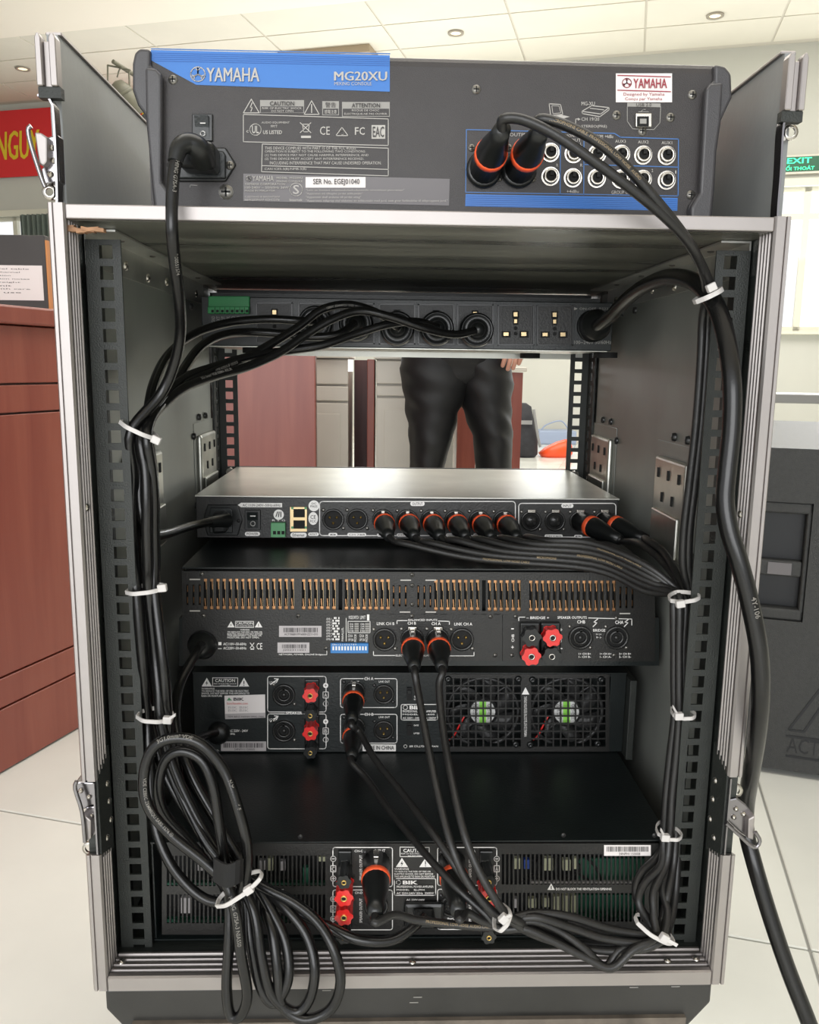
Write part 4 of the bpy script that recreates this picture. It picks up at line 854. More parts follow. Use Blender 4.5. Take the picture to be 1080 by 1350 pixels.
# inlet
def inlet(par, x0, y0, x1, y1, Y, ears=True):
    mb = MB(); cy = (y0+y1)/2
    pts = [(x0, cy), (x0+14, y0), (x1-14, y0), (x1, cy), (x1-14, y1), (x0+14, y1)] if ears else [(x0+6, y0), (x1-6, y0), (x1, cy), (x1-6, y1), (x0+6, y1), (x0, cy)]
    mb.pp(pts, Y, 0, .0022); o = mb.build('power_inlet', 'black', par, bevel=.001, seg=2)
    MB().pp([(x0+17, y0+5), (x1-17, y0+5), (x1-14, y0+10), (x1-14, y1-4), (x0+14, y1-4), (x0+14, y0+10)] if x1-x0 > 60 else [(x0+10, y0+4), (x1-16, y0+4), (x1-13, y0+8), (x1-13, y1-4), (x0+9, y1-4), (x0+9, y0+8)], Y-.0022, 0, .003).build('inlet_socket', 'satin', o, bevel=.0008); return o
o = inlet(mix, 221, 195, 312, 240, Y); screws(mix, ((303, 218), (226, 218)), Y-.0022, .0032)
screws(mix, ((298, 253),), Y, .0055); mb = MB(); circ(mb, 298, 253, 9.3, Y, .9, 0, 24); mb.lp([(251, 247), (251, 244), (260, 244.5)], Y, .8, 0); mb.build('screw_ring_print', 'grey', mix)
screws(mix, ((228, 105), (628, 118), (813, 152), (884, 155), (913, 125), (911, 257), (847, 173)), Y, .0034, 'screw')
screws(mix, ((622, 195), (658, 235), (702, 236), (671, 195)), Y, .0028)
# sockets panel
mb = MB(); mb.lp([(615, 171), (810, 176), (818, 181), (894.5, 183.5), (894, 258.5), (614, 253.5)], Y, 1.1, 0, True); mb.lp([(739, 175), (738.5, 256)], Y, 1.1, 0); mb.lp([(770, 176), (769.5, 257)], Y, 1.1, 0); mb.lp([(770, 217), (894, 220.5)], Y, 1.1, 0)
mb.pp([(614, 256), (893.5, 261), (893, 278), (613.5, 272)], Y, 1, .0002)
for k in range(6): mb.lp([(615, 258.3+2.6*k), (892.5, 263.3+2.6*k)], Y, .6, 2, off=.0006)
mb.build('socket_panel_print', ('bluel', 'blue', 'bluedk'), mix)
for x, y in ((725.5, 201.5), (756, 203), (787, 203.5), (818.5, 204), (847.5, 205), (878.5, 205.5), (725.5, 233), (755, 235), (786.5, 235.5), (818, 236.5), (847, 237), (878.5, 238)):
    c = at(x, y, Y=Y); r = pm(12, c); b = MB(); b.cyl(c, NY, r, .0012, 22); b.lathe(c+NY*.0012, NY, [(r*.84, 0), (r*.80, .0028), (r*.56, .0032), (r*.54, .0012)], 22); b.lathe(c+NY*.0015, NY, [(r*.56, 0), (0, 0)], 18, 1)
    b.box(c.x-r*.1, c.x+r*.28, c.y-.0046, c.y-.0012, c.z+r*.05, c.z+r*.5, 1); b.build('jack_socket', ('nickel', 'matte'), mix)
mb = MB()
for a in (('OUTPUT', 672, 175.5, 700, 180), ('MONITOR', 745, 177.5, 769, 181), ('OUT', 752, 183, 766, 187), ('L', 765, 188, 767.5, 192), ('R', 765, 216, 768, 220), ('PHANTOM  +4dBu', 775, 178, 808, 182.5), ('AUX3', 811, 184.5, 825, 188.5), ('AUX2', 841, 185.5, 855, 189.5), ('AUX1', 872, 186.5, 886, 190.5), ('+4dBu', 747, 250.5, 763, 254.5), ('GROUP OUT', 806, 251.5, 835, 256), ('2', 859, 223, 861, 227), ('1', 890, 225, 891.5, 229), ('R', 733.5, 216, 736, 220), ('MG-XU', 766.5, 134.5, 784, 139.5), ('CH 19/20', 766.5, 155, 790, 159.5), ('STEREO(PRE)', 766.5, 165, 800, 169.5)): mb.tp(*a, Y, 0, .003)
mb.lp([(724, 137), (739, 138), (742, 151), (726, 152.5)], Y, 1, 0, True); mb.pp([(725, 154), (741, 151.5), (751, 154), (735, 158.5)], Y, 0, .0002); mb.lp([(727.5, 139.5), (737, 140), (739.5, 149), (729, 150)], Y, .6, 0, True)
mb.lp([(767, 147), (780, 139.5), (803, 142), (792, 150.5)], Y, 1, 0, True); mb.lp([(767, 147), (768, 150), (791, 154), (803, 145), (803, 142)], Y, 1, 0); mb.lp([(778, 143), (796, 145)], Y, .8, 0)
mb.lp([(752, 163), (759, 163), (759, 157), (763, 157)], Y, .9, 0); mb.lp([(759, 163), (759, 167), (763, 167)], Y, .9, 0); mb.pp([(762, 155.5), (765.5, 157.3), (762, 159)], Y, 0, .0002); mb.pp([(762, 165.5), (765.5, 167.3), (762, 169)], Y, 0, .0002)
mb.pp([(827, 135.5), (871, 136.5), (871, 141.5), (827, 140.5)], Y, 1, .0002); mb.tp('USB 2.0', 839, 136.3, 859, 140.4, Y-.0005, 2); mb.lp([(827, 141), (827, 160), (834, 170), (862, 171), (870, 162), (871, 141)], Y, .8, 1)
mb.lp([(842, 147.5), (855, 147.5)], Y, .8, 1); mb.lp([(845, 147), (848, 144.5), (851, 144.5)], Y, .7, 1)
mb.build('socket_lettering', ('dimwhite', 'grey', 'mixer'), mix)
o = MB().rp(837, 150.5, 858, 169, Y, 0, .003).build('usb_socket', 'nickel', mix, bevel=.0006); MB().rp(840, 153.5, 855.5, 167, Y-.003, 0, .0003).build('opening', 'matte', o); MB().rp(843.5, 157, 852, 163.5, Y-.0033, 0, .001).build('tongue', 'grey', o)

# ================================================================== POWER SEQUENCER (socket strip) AT THE TOP OF THE RACK
Y = .29; za, zb_ = -.0075, -.0590
pdu = empty('power_sequencer', (0, .38, zb_), 'black power sequencer with socket row under the rack ceiling', 'power strip')
xa, xb = at(266, 425, Y=Y).x, at(808, 425, Y=Y).x
MB().box(xa, xb, Y+.06, .4685, za+.0005, za+.009).build('chassis_top', 'satin', pdu)
MB().box(xa, xb, Y, .4685, zb_, za).build('chassis', 'satin', pdu, bevel=.0008, seg=1)
MB().box(-.241, .241, .4720, .4750, za+.001, .0155).build('blank_panel', 'satin', pdu)
MB().box(-.241, .241, .4720, .4750, at(540, 471, Y=.472).z, za+.0008).build('front_panel', 'topcover', pdu)
MB().box(xa+.004, xb-.004, Y+.002, .468, zb_-.0009, zb_-.0001).build('underside_sheet', 'topcover', pdu)
cols = [362, 417.5, 470, 523.5, 575, 626.5, 680, 731.5]
for i, cx in enumerate(cols):
    o = MB(); x0, x1, y0, y1 = cx-24, cx+24, 399+i*.5, 453+i*.4
    o.rp(x0, y0, x1, y0+1.6, Y, 0, .0022).rp(x0, y1-1.6, x1, y1, Y, 0, .0022).rp(x0, y0, x0+1.8, y1, Y, 0, .0022).rp(x1-1.8, y0, x1, y1, Y, 0, .0022).rp(x0+2, y0+2, x1-2, y1-2, Y, 1, .0010)
    o = o.build('socket_outlet', ('black', 'warmpanel'), pdu)
    b = MB()
    for (dx, dy, w_, h_) in ((0, -14, 4.5, 5), (0, -5, 3.5, 4.5), (-12.5, 12, 6, 4), (11, 12, 6, 4.5)):
        b.rp(cx+dx-w_, cy0 := (426+i*.45)+dy-h_, cx+dx+w_, cy0+2*h_, Y-.001, 1, .0002); b.rp(cx+dx-w_*.6, cy0+h_*.4, cx+dx+w_*.5, cy0+h_*1.5, Y-.0012, 0, .0006)
    for dy in (4, 11): discp(b, cx, 426+i*.45+dy, 2.6, Y-.001, 1, 12)
    b.build('contacts', ('brass', 'matte'), o)
o = MB().rp(276, 391, 330, 409, Y, 0, .006).rp(276, 405, 330, 414, Y, 0, .009).build('terminal_block', 'green', pdu, bevel=.0006, seg=1, label='green pluggable terminal block')
b = MB()
for k in range(8): b.rp(278.5+6.5*k, 408.5, 282+6.5*k, 411.8, Y-.009, 0, .0004); b.rp(283.2+6.5*k, 405, 283.8+6.5*k, 414, Y-.009, 0, .0003)
b.build('terminal_openings', 'matte', o)
b = MB()
for k, s in enumerate(('GND', 'EXT', 'OUT', 'LINK', 'RXD', 'TXD', '12V', 'SW')): b.tp(s, 279+6.6*k, 417, 283.5+6.6*k, 425, Y, 0, 0, 1)
b.tp('100~240V 50/60Hz', 757, 449, 806, 453.5, Y, 1); b.tp('► ON-OFF  RS232', 757, 405, 805, 409, Y, 1)
b.build('panel_lettering', ('grey', 'grey'), pdu)
c = at(781, 430, Y=Y); r = pm(21, c); MB().ring(c, NY, r, r*.7, .004, 24).lathe(c+NY*.001, NY, [(r*.7, 0), (0, 0)], 24).build('cord_gland', 'black', pdu)
for px in (287, 728, 806): q = at(px if px != 287 else 331, 462, Y=.30); q.z = zb_-.0009; MB().cyl((q.x, .32 if px != 728 else .44, q.z), (0, 0, -1), .0125, .006, 20).build('rubber_foot', 'matte', pdu)

# ================================================================== PROCESSOR
Y = .2225; za, zb_ = -.2120, -.2565
dsp = empty('signal_processor', (0, .35, zb_), 'slim black processor with grey top and two rows of round audio sockets', 'audio processor')
xa, xb = at(259, 685, Y=Y).x, at(814, 685, Y=Y).x
MB().box(xa, xb, Y, .4685, zb_, za-.0012).build('chassis', 'warmpanel', dsp, bevel=.0006, seg=1)
MB().box(xa-.0008, xb+.0008, Y-.0008, .4685, za-.0011, za).build('top_cover', 'topcover', dsp, label='brushed grey top cover')
MB().box(-.241, .241, .4720, .4750, zb_-.0005, za+.0005).build('front_panel', 'satin', dsp)
for s in (-1, 1):
    q = MB()
    for k in range(2): q.cyl((s*.2283, .4695, za-.006-.03*k), (0, -1, 0), .0055, .008, 8)
    q.build('mounting_nut', 'nickel', dsp)
rocker(dsp, 323, 672, 344, 698, Y)
inlet(dsp, 268, 665, 320, 706, Y, ears=False); screws(dsp, ((314.5, 686.5),), Y-.0022, .002, 'screwdk')
o = MB().rp(358, 688, 377, 707, Y, 0, .006).build('terminal_block', 'green2', dsp, bevel=.0004, seg=1, label='pale green three way terminal')
b = MB()
for k in range(3): b.rp(360+5.6*k, 700, 364+5.6*k, 704.5, Y-.006, 0, .0003)
b.build('terminal_openings', 'matte', o)
o = MB().rp(383, 668, 405, 700, Y, 0, .003).build('network_socket', 'brass', dsp); b = MB()
for y in (671, 686): b.rp(387, y, 402, y+11, Y-.003, 0, .0004)
b.build('port_opening', 'matte', o)
b = MB()
for x in (384, 401.5):
    for y in (668.5, 694): b.rp(x, y, x+3, y+3, Y-.003, 0, .0003)
b.build('status_light', 'green2', o)
b = MB()
b.frame(421.5, 661, 679.5, 706, Y, 1.1, 0, 4); b.frame(684, 663.5, 812, 708, Y, 1.1, 0, 4)
def tagp(x0, y0, x1, y1, s, m=0, m2=1):
    r = (y1-y0)/2; pts = [(x1-r+r*math.sin(q), y0+r-r*math.cos(q)) for q in [PI*k/6 for k in range(7)]]+[(x0+r-r*math.sin(q), y0+r+r*math.cos(q)) for q in [PI*k/6 for k in range(7)]]
    b.pp(pts, Y, m, .0003, .0002); b.tp(s, x0+r*.9, y0+1.2, x1-r*.9, y1-1.2, Y-.0005, m2)
for a in ((323, 701, 343, 706.5, 'POWER'), (383, 702, 404.5, 708.5, 'Ethernet'), (406.5, 702, 420.5, 706.5, 'RESET'), (541, 661, 560, 667, 'OUTPUT'), (740, 664, 756, 669.5, 'INPUT'), (433, 702.5, 445, 707, '8'), (458, 702.5, 483, 707, 'CH 7&8'), (497, 703, 510, 707.3, '6'), (523, 703, 545, 707.3, 'CH 5&6'), (588, 703, 603, 707.5, '4'), (624, 703, 640, 707.5, '3'), (693, 704.5, 705, 708.8, 'D'), (718, 704.5, 742, 709, 'CH C&D'), (757, 705, 768, 709.2, 'B')): tagp(*a)
b.pp([(313.5, 665.8), (318, 662.8), (372, 663.2), (372, 668.8), (318, 668.6)], Y, 0, .0002); b.tp('AC 110V-240V~50Hz-60Hz', 320, 664.3, 370, 667.6, Y-.0004, 1)
discp(b, 367.5, 678.5, 6.8, Y, 0); discp(b, 414, 666.8, 7.2, Y, 0); discp(b, 413, 683.5, 6.3, Y, 0, ry=8.5)
b.tp('DC', 411, 662.5, 417, 665, Y-.0004, 1); b.tp('PASS', 409.5, 666, 418.5, 669, Y-.0004, 1); b.tp('CE', 409.5, 679, 416.5, 684, Y-.0004, 1); b.tp('FCC', 409, 685.5, 417, 688.5, Y-.0004, 1)
for k in range(3): b.lp([(364+3.2*k, 681), (366+2.2*k, 675)], Y-.0004, 1.3, 1)
b.tp('R T G', 359, 684.6, 376, 687, Y, 0)
b.build('panel_lettering', ('white', 'ink'), dsp)
for x in (439.5, 471): xlr_socket(dsp, x, 684.5, Y, 14.3)
OUTX = (505, 537, 568.5, 600, 632, 664)
for i, x in enumerate(OUTX): xlr_socket(dsp, x, 685+i*.3, Y, 14.3)
for x in (700, 731.5, 764, 796): xlr_socket(dsp, x, 686.5, Y, 13.6, female=True)
# ================================================================== AMPLIFIER WITH COPPER GRILLE
Y = .12; za, zb_ = -.2635, -.3525
am1 = empty('power_amplifier', (0, .3, zb_), 'black power amplifier with copper lit grille, blue switches and red black terminals', 'amplifier')
xa, xb = at(241, 800, Y=Y).x, at(863, 800, Y=Y).x; zg0, zg1 = at(540, 808, Y=Y).z, at(540, 757, Y=Y).z
MB().box(xa, xb, Y+.016, .4685, zb_, za-.0012).build('chassis', 'satin', am1, bevel=.0006, seg=1)
MB().box(xa, xb, Y+.002, .4685, za-.0011, za).build('top_cover', 'satin', am1)
MB().box(-.241, .241, .4720, .4750, zb_, za).build('front_panel', 'satin', am1)
# vented upper panel built around its slots
sl_ = []
sl_ += [(247.5+8.2*k, 770, 797, 2.6, 0) for k in range(3)]+[(271.3+8.17*k, 762.5, 803, 4.4, 1) for k in range(15)]+[(400.5+8.0*k, 763, 803.3, 4.4, 1) for k in range(6)]+[(449, 763, 803.5, 5, 0)]
sl_ += [(456.8+7.85*k, 763.2, 803.7, 4.4, 1) for k in range(8)]+[(519+8*k, 771, 799, 2.6, 0) for k in range(3)]+[(551.5+8*k, 771, 800, 2.6, 0) for k in range(3)]+[(574.8+7.85*k, 764, 804.5, 4.4, 1) for k in range(8)]
sl_ += [(637.8, 764.5, 805, 5, 0)]+[(645.3+7.8*k, 764.5, 805, 4.4, 1) for k in range(6)]+[(699.8+7.8*k, 765, 805.5, 4.4, 1) for k in range(15)]+[(817.5+8*k, 773, 801, 2.6, 0) for k in range(3)]
g_ = MB(); T0, T1 = 752.5, 808.5
def YY(x): return Y
x = 241
def gr(x0, x1, y0, y1): g_.rp(x0, y0, x1, y1, Y+.0016, 0, .0016)
prev = 241
for (sx, y0, y1, w_, c_) in sl_:
    k_ = (sx-241)/622*2.0
    gr(prev, sx-w_/2, T0+k_, T1+k_); gr(sx-w_/2, sx+w_/2, T0+k_, y0); gr(sx-w_/2, sx+w_/2, y1, T1+k_); prev = sx+w_/2
gr(prev, 863, T0+2, T1+2)
vg = g_.build('vent_grille', 'warmpanel', am1); vg['kind'] = 'stuff'
MB().box(xa, xb, Y+.0145, Y+.0155, zg0, zg1).build('grille_backing', 'matte', am1)
g_ = MB(); 
for i, (sx, y0, y1, w_, c_) in enumerate(sl_):
    if not c_: 
        if w_ < 4: g_.rp(sx-.4, y0+2, sx+.4, y0+10, Y+.006, 0, .0005); g_.rp(sx-.4, y1-10, sx+.4, y1-2, Y+.006, 0, .0005)
        continue
    g_.rp(sx-w_/2, y0-.5, sx+w_/2, y0+3.6, Y+.0034, 0, .0008); g_.rp(sx-w_/2, y1-4, sx+w_/2, y1+.5, Y+.0034, 0, .0008)
    g_.lp([(sx+.3, y0+3), (sx+.9, y0+14)], Y+.003, .9, 0); g_.lp([(sx-.9, y1-14), (sx-.1, y1-3)], Y+.003, .9, 0); g_.lp([(sx+w_/2-.3, y0+3), (sx+w_/2-.3, y1-3)], Y+.004, .5, 1)
cf = g_.build('copper_fins', ('copper', 'brass'), am1); cf['kind'] = 'stuff'
MB().rp(241, 808.6, 662, 870.5, Y+.0016, 0, .0016).build('rear_panel', 'warmpanel', am1); MB().rp(662.6, 810, 863, 871, Y+.0016, 0, .0016).build('rear_panel', 'warmpanel', am1)
MB().rp(241, 808.6, 863, 871, Y+.0155, 0, .0139).build('panel_box', 'satin', am1)
b = MB()
for x, y in ((250, 763), (528, 764), (561, 764), (822, 767)): b.rp(x, y, x+14, y+1.6, Y, 0, .0003)
for x, y in ((250, 804.5), (527, 806), (561, 806), (817, 808)): b.rp(x, y, x+14, y+1.6, Y, 0, .0003)
b.build('slot_edges', 'dimwhite', am1)
screws(am1, ((266, 757), (268, 812), (393, 812), (268, 864), (543.5, 758), (543.5, 772), (543.5, 797), (543, 812.5), (647, 813), (680, 813), (813, 815), (653, 864), (675, 864), (810, 864), (430, 855), (872-20, 762)), Y, .0022)
b = MB(); tri(b, 300, 309.5, 819, 827, Y, 0); tri(b, 336, 346, 819, 827, Y, 0, '!'); b.lp([(310.5, 819), (334.5, 819), (334.5, 827), (310.5, 827)], Y, .7, 0, True); b.tp('CAUTION', 311.5, 819.8, 333.5, 823, Y, 0, .02); b.tp('RISK OF ELECTRIC SHOCK', 311.5, 824, 333.5, 826, Y)
b.tp('WARNING', 317, 829, 329, 831, Y, 0, .02)
for k, s in enumerate(('TO REDUCE THE RISK OF FIRE OR', 'ELECTRIC SHOCK DO NOT EXPOSE', 'THIS EQUIPMENT TO RAIN OR', 'MOISTURE. DO NOT OPEN.')): b.tp(s, 300, 832+2.4*k, (346, 346, 345, 342)[k], 834+2.4*k, Y, 0, .01)
b.rp(288, 846.5, 292, 850.5, Y, 0, .0002); b.lp([(288, 855), (292, 855)], Y, .8); b.tp('AC110V~50-60Hz', 294.5, 847, 325, 850.5, Y, 0, .01); b.tp('AC220V~50-60Hz', 294.5, 852.5, 325, 856, Y, 0, .01)
b.lp([(330, 847.5), (335, 854)], Y, .8); b.lp([(335, 847.5), (330, 854)], Y, .8); b.rp(330.5, 855, 335, 856.3, Y, 0, .0002); b.tp('CE', 338.5, 847.5, 346, 856, Y)
for k in range(8): b.tp('LEVEL %d' % (k+1), 430.5, 814.5+3.8*k, 437.5, 817+3.8*k, Y); 
for k in range(9):
    for j in range(5):
        if (k*3+j*5) % 7 > 1: b.rp(438.5+1.9*j, 813.5+3.5*k, 440+1.9*j, 816+3.5*k, Y, 0, .0002)
b.lp([(456.5, 815), (456.5, 845)], Y, .7); b.tp('PARALLEL', 450.5, 827, 453, 845, Y, 0, 0, 1); b.tp('MODE SWITCH', 460, 811.5, 473, 816, Y); b.tp('LIMIT', 475, 811.5, 482, 816, Y); b.rp(484, 810, 487, 818, Y, 0, .0002)
b.lp([(459, 819), (488, 819), (488, 834), (459, 834)], Y, .7, 0, True)
for j in range(2):
    for k in range(4): b.tp(('CHA', 'CHB', 'LOW', 'HI')[k], 461+14.5*j, 821.5+3*k, 466+14.5*j, 823.7+3*k, Y); b.rp(467.5+14*j, 821.5+3*k, 473+14*j, 823.7+3*k, Y, 1, .0002)
    b.tp('MODE', 467+15*j, 836, 470+15*j, 846, Y, 0, 0, 1); b.tp('CH A', 459+15*j, 836, 465+15*j, 840, Y); b.tp('OFF ON', 459+15*j, 841.5, 466+15*j, 845, Y)
b.tp('NETWORK, POWER, ONLINE Bridge', 368, 861.5, 425, 864, Y, 0, .01); b.lp([(425, 863), (431, 863), (431, 858)], Y, .6)
for a in (('LINK CH B', 497, 820, 520, 823.8), ('CH B', 537.5, 819.5, 548.5, 823.3), ('CH A', 569, 820, 581, 824), ('LINK CH A', 599, 820.5, 622.5, 824.3), ('BALANCED INPUTS', 538.5, 815.7, 576.5, 818.3), ('ELECTRONICALLY BALANCED', 522, 862.6, 575, 865), ('CHB', 761, 817.5, 771.5, 821.7), ('CHA', 811, 818, 822, 822.5), ('SPEAKER OUTPUTS', 735, 812.3, 773.5, 815.6), ('– BRIDGE +', 694, 812.5, 724, 816), ('BRIDGE', 782, 829, 798, 832.5), ('1+ |+', 786, 835, 793, 837.5), ('2- |-', 786, 839, 793, 841.5), ('1+ CH B+', 763, 860.5, 779, 863), ('1- CH B-', 763, 864.5, 779, 867), ('1+ CH A+', 791, 860.5, 806, 863), ('1- CH A-', 791, 864.5, 806, 867), ('2+ CH B+', 816, 860.5, 832, 863), ('2- CH B-', 816, 864.5, 832, 867), ('+', 674, 851, 677.5, 855), ('–', 674, 828, 677.5, 829.5), ('+', 738, 828, 741.5, 832), ('–', 738, 854, 741.5, 855.5)): b.tp(*a, Y, 0, .012)
b.tp('CHB', 674.5, 836, 678, 846, Y, 0, .01, 1); b.tp('CHA', 737, 837, 740.5, 847, Y, 0, .01, 1)
b.lp([(523.5, 822), (523.5, 818), (537, 818)], Y, .9); b.lp([(578, 818.5), (592.5, 819), (592.5, 823)], Y, .9); b.lp([(492.5, 859), (492.5, 864), (521, 864)], Y, .9); b.lp([(577, 864.5), (625, 864.5), (625, 860)], Y, .9)
b.lp([(684, 818), (684, 813.5), (692, 813.5)], Y, .9); b.lp([(776, 814.5), (833, 816), (833, 824)], Y, .9)
for x in (785, 826): b.lp([(x+3, 816), (x-2, 820), (x+2, 821), (x-3, 826)], Y, 1.1)
b.build('panel_lettering', ('white', 'grey'), am1)
for k, (x0, y0, x1, y1) in enumerate(((368, 825, 424, 839.5), (366, 847, 408, 860.5))):
    o = MB().rp(x0, y0, x1, y1, Y, 0, .0003).build('barcode_label', 'greylabel', am1, label='white barcode sticker'); b = MB(); barcode(b, x0+6, y0+2.5, x1-4, y1-6, Y-.0003, 0, .0002, k); b.tp(('AC7106BH-FP16000-ZZ11-010', 'J202311021')[k], x0+7, y1-5, x1-5, y1-2, Y-.0003); b.build('bars', 'ink', o)
o = MB().rp(436, 847, 486, 860, Y, 0, .003).build('switch_block', 'blueswitch', am1, bevel=.0004, seg=1, label='blue bank of small switches'); b = MB()
for k in range(12): b.rp(438.5+3.9*k, 852, 440.6+3.9*k, 857, Y-.003, 0, .0006)
b.tp('ON 1 2 3 4 5 6 7 8 9', 438, 848.5, 470, 850.5, Y-.003); b.build('switch_levers', 'white', o)
xlr_socket(am1, 507, 842.5, Y, 15.5); xlr_socket(am1, 609, 842.5, Y, 15.5); xlr_socket(am1, 543.5, 842, Y, 15.5, female=True); xlr_socket(am1, 577, 842, Y, 15.5, female=True)
speakon(am1, 765, 840, Y, 16); speakon(am1, 812.5, 840, Y, 16)
for x0 in (685, 712): MB().rp(x0, 819, x0+26, 867, Y, 0, .006).build('terminal_plate', 'black', am1, bevel=.0015)
for x, y, c_ in ((698.5, 837, 'black'), (725.5, 837, 'red'), (698, 861.5, 'red'), (724.5, 861.5, 'black')): post(am1, x, y-1.5, Y-.006, 12, c_, centre='nickel', L=.012)
for s, x in ((-1, xa), (1, xb)): MB().box(x+s*.001, x+s*.0025, Y+.01, Y+.12, zb_+.01, za-.006).build('side_bracket', 'rail', am1)

# ================================================================== AMPLIFIER WITH TWO FANS
Y = .165; za, zb_ = at(540, 886.5, Y=Y).z, at(540, 991, Y=Y).z
am2 = empty('power_amplifier', (0, .32, zb_), 'black power amplifier with two green centred fans behind a wire grid', 'amplifier')
xa, xb = at(256, 938, Y=Y).x, at(823, 938, Y=Y).x
g0, g1 = at(586, 938, Y=Y).x, at(803, 938, Y=Y).x; gz0, gz1 = at(690, 984, Y=Y).z, at(690, 893, Y=Y).z
MB().box(xa, g0, Y, .4685, zb_, za-.0012).build('chassis', 'satin', am2)
mb = MB(); mb.box(g0, xb, Y+.03, .4685, zb_, za-.0012).box(g1, xb, Y, Y+.03, zb_, za-.0012).box(g0, g1, Y+.0016, Y+.03, gz1, za-.0012).box(g0, g1, Y+.0016, Y+.03, zb_, gz0); mb.build('fan_housing', 'satin', am2)
MB().box(xa-.0006, xb+.0006, Y-.0006, .4685, za-.0011, za).build('top_cover', 'satin', am2)
MB().box(-.241, .241, .4720, .4750, zb_, za).build('front_panel', 'satin', am2)
MB().box(xb+.0008, xb+.008, Y-.012, Y+.06, zb_-.004, za-.004).build('side_bracket', 'rail', am2, bevel=.001)
# grid guard
g_ = MB(); Yg = Y+.0008
g_.rp(585, 888, 803, 893.5, Yg, 0, .0016).rp(585, 983.5, 803, 990, Yg, 0, .0016).rp(686.5, 893.4, 700, 983.6, Yg, 0, .0016).rp(585, 893.4, 588, 983.6, Yg, 0, .0016).rp(798, 893.4, 803, 983.6, Yg, 0, .0016)
for x0, x1 in ((588, 686.5), (700, 798)):
    for k in range(1, 10): x = x0+(x1-x0)*k/10; g_.rp(x-1, 893.4, x+1, 983.6, Yg, 0, .001)
    for k in range(1, 9): y = 893.5+90*k/9; g_.rp(x0, y-1, x1, y+1, Yg-.0003, 0, .001)
o = g_.build('fan_guard', 'warmpanel', am2)
b = MB(); tri(b, 688, 698, 906, 915.5, Yg-.0016, 0, '!'); b.tp('WARNING: DO NOT BLOCK THE VENTILATION OPENING', 691, 918, 694.8, 971, Yg-.0016, 0, 0, 1); b.build('guard_lettering', 'white', o)
for x, y in ((591, 895), (683.5, 895), (702, 896), (792.5, 895.5), (590.5, 981), (680, 981), (699, 981.5), (788, 980)): c = at(x, y, Y=Yg-.0016); MB().lathe(c, NY, [(.0036, 0), (.003, .002), (.0012, .0022), (0, .0012)], 12).build('guard_screw', 'black', o)
for cx in (636.5, 747):
    c = at(cx, 938.5, Y=Y+.010); f = MB(); f.lathe(c, NY, [(pm(20, c), -.006), (pm(20, c), 0), (pm(17, c), .002), (0, .002)], 24); f.ring(c+Vector((0, .004, 0)), NY, pm(49, c), pm(45, c), .006, 32); fo = f.build('cooling_fan', 'fan', am2)
    for k in range(7):
        q = 2*PI*k/7+.3; d1_ = Vector((math.cos(q), 0, math.sin(q))); t1 = Vector((-math.sin(q), 0, math.cos(q))); r0, r1 = pm(19, c), pm(43, c)
        b = MB(); vs = []
        for j in range(5):
            rr = r0+(r1-r0)*j/4; sw = t1*(.012*(j/4)**2)
            for s in (-1, 1): p = c+d1_*rr+sw+t1*s*pm(8+3*j/4, c)+Vector((0, s*.0045+.004, 0)); vs += [p, p+Vector((0, .0012, 0))]
        b.add(vs, [q_ for j in range(4) for q_ in ((4*j, 4*j+4, 4*j+6, 4*j+2), (4*j+1, 4*j+3, 4*j+7, 4*j+5), (4*j, 4*j+1, 4*j+5, 4*j+4), (4*j+2, 4*j+6, 4*j+7, 4*j+3))]+[(0, 2, 3, 1), (16, 17, 19, 18)], 0, True).build('fan_blade', 'fan', fo)
    for k in range(4): q = PI/4+k*PI/2; MB().tube([c+Vector((math.cos(q)*pm(50, c), .006, math.sin(q)*pm(50, c))), c+Vector((math.cos(q+.4)*pm(18, c), .006, math.sin(q+.4)*pm(18, c)))], .0016, 6, sub=1).build('fan_strut', 'fan', fo)
    b = MB(); Yh = Y+.0078; discp(b, cx, 938.5, 16.5, Yh, 0, 20); b.rp(cx-4.5, 922.5, cx+4.5, 954.5, Yh, 1, .0002, .0004)
    for k in range(4): b.tp(('DC', '24V', '0.3A', 'FAN')[k], cx-13, 928+5.5*k, cx-6, 932+5.5*k, Yh, 2); b.tp(('CE', 'UL', 'CW', 'HI')[k], cx+6.5, 928+5.5*k, cx+12, 932+5.5*k, Yh, 2)
    b.build('hub_sticker', ('paper', 'lime', 'ink'), fo, label='white round sticker with lime stripe')
    MB().tube([at(cx-44, 975, Y=Y+.006), at(cx-38, 970, Y=Y+.006), at(cx-30, 955, Y=Y+.006), at(cx-24, 944, Y=Y+.007)], .001, 6).build('fan_wire', 'red', fo)
b = MB(); tri(b, 266, 279.5, 893.5, 905, Y, 0); tri(b, 315, 328.5, 893.5, 905, Y, 0, '!'); b.lp([(280.5, 893.5), (313.5, 893.5), (313.5, 904.5), (280.5, 904.5)], Y, .8, 0, True); b.tp('CAUTION', 284, 894.8, 310, 898.8, Y, 0, .02); b.tp('RISK OF ELECTRIC SHOCK', 282, 900.3, 312, 902, Y); b.tp('DO NOT OPEN', 290, 902.6, 304, 904, Y)
b.tp('WARNING', 266, 906.5, 283, 908.5, Y, 0, .01)
for k, s in enumerate(('TO REDUCE THE RISK OF FIRE OR ELECTRIC', 'SHOCK, DO NOT EXPOSE THIS APPLIANCE TO', 'RAIN OR MOISTURE')): b.tp(s, 266, 909.5+3.2*k, (328, 329, 293)[k], 912+3.2*k, Y, 0, .008)
b.tp('AC 220V - 240V', 302, 961.5, 327, 964.8, Y, 0, .01); b.tp('50Hz', 302, 965.8, 310, 968.5, Y, 0, .01); b.tp('NO.', 283, 988, 289, 990, Y, 0)
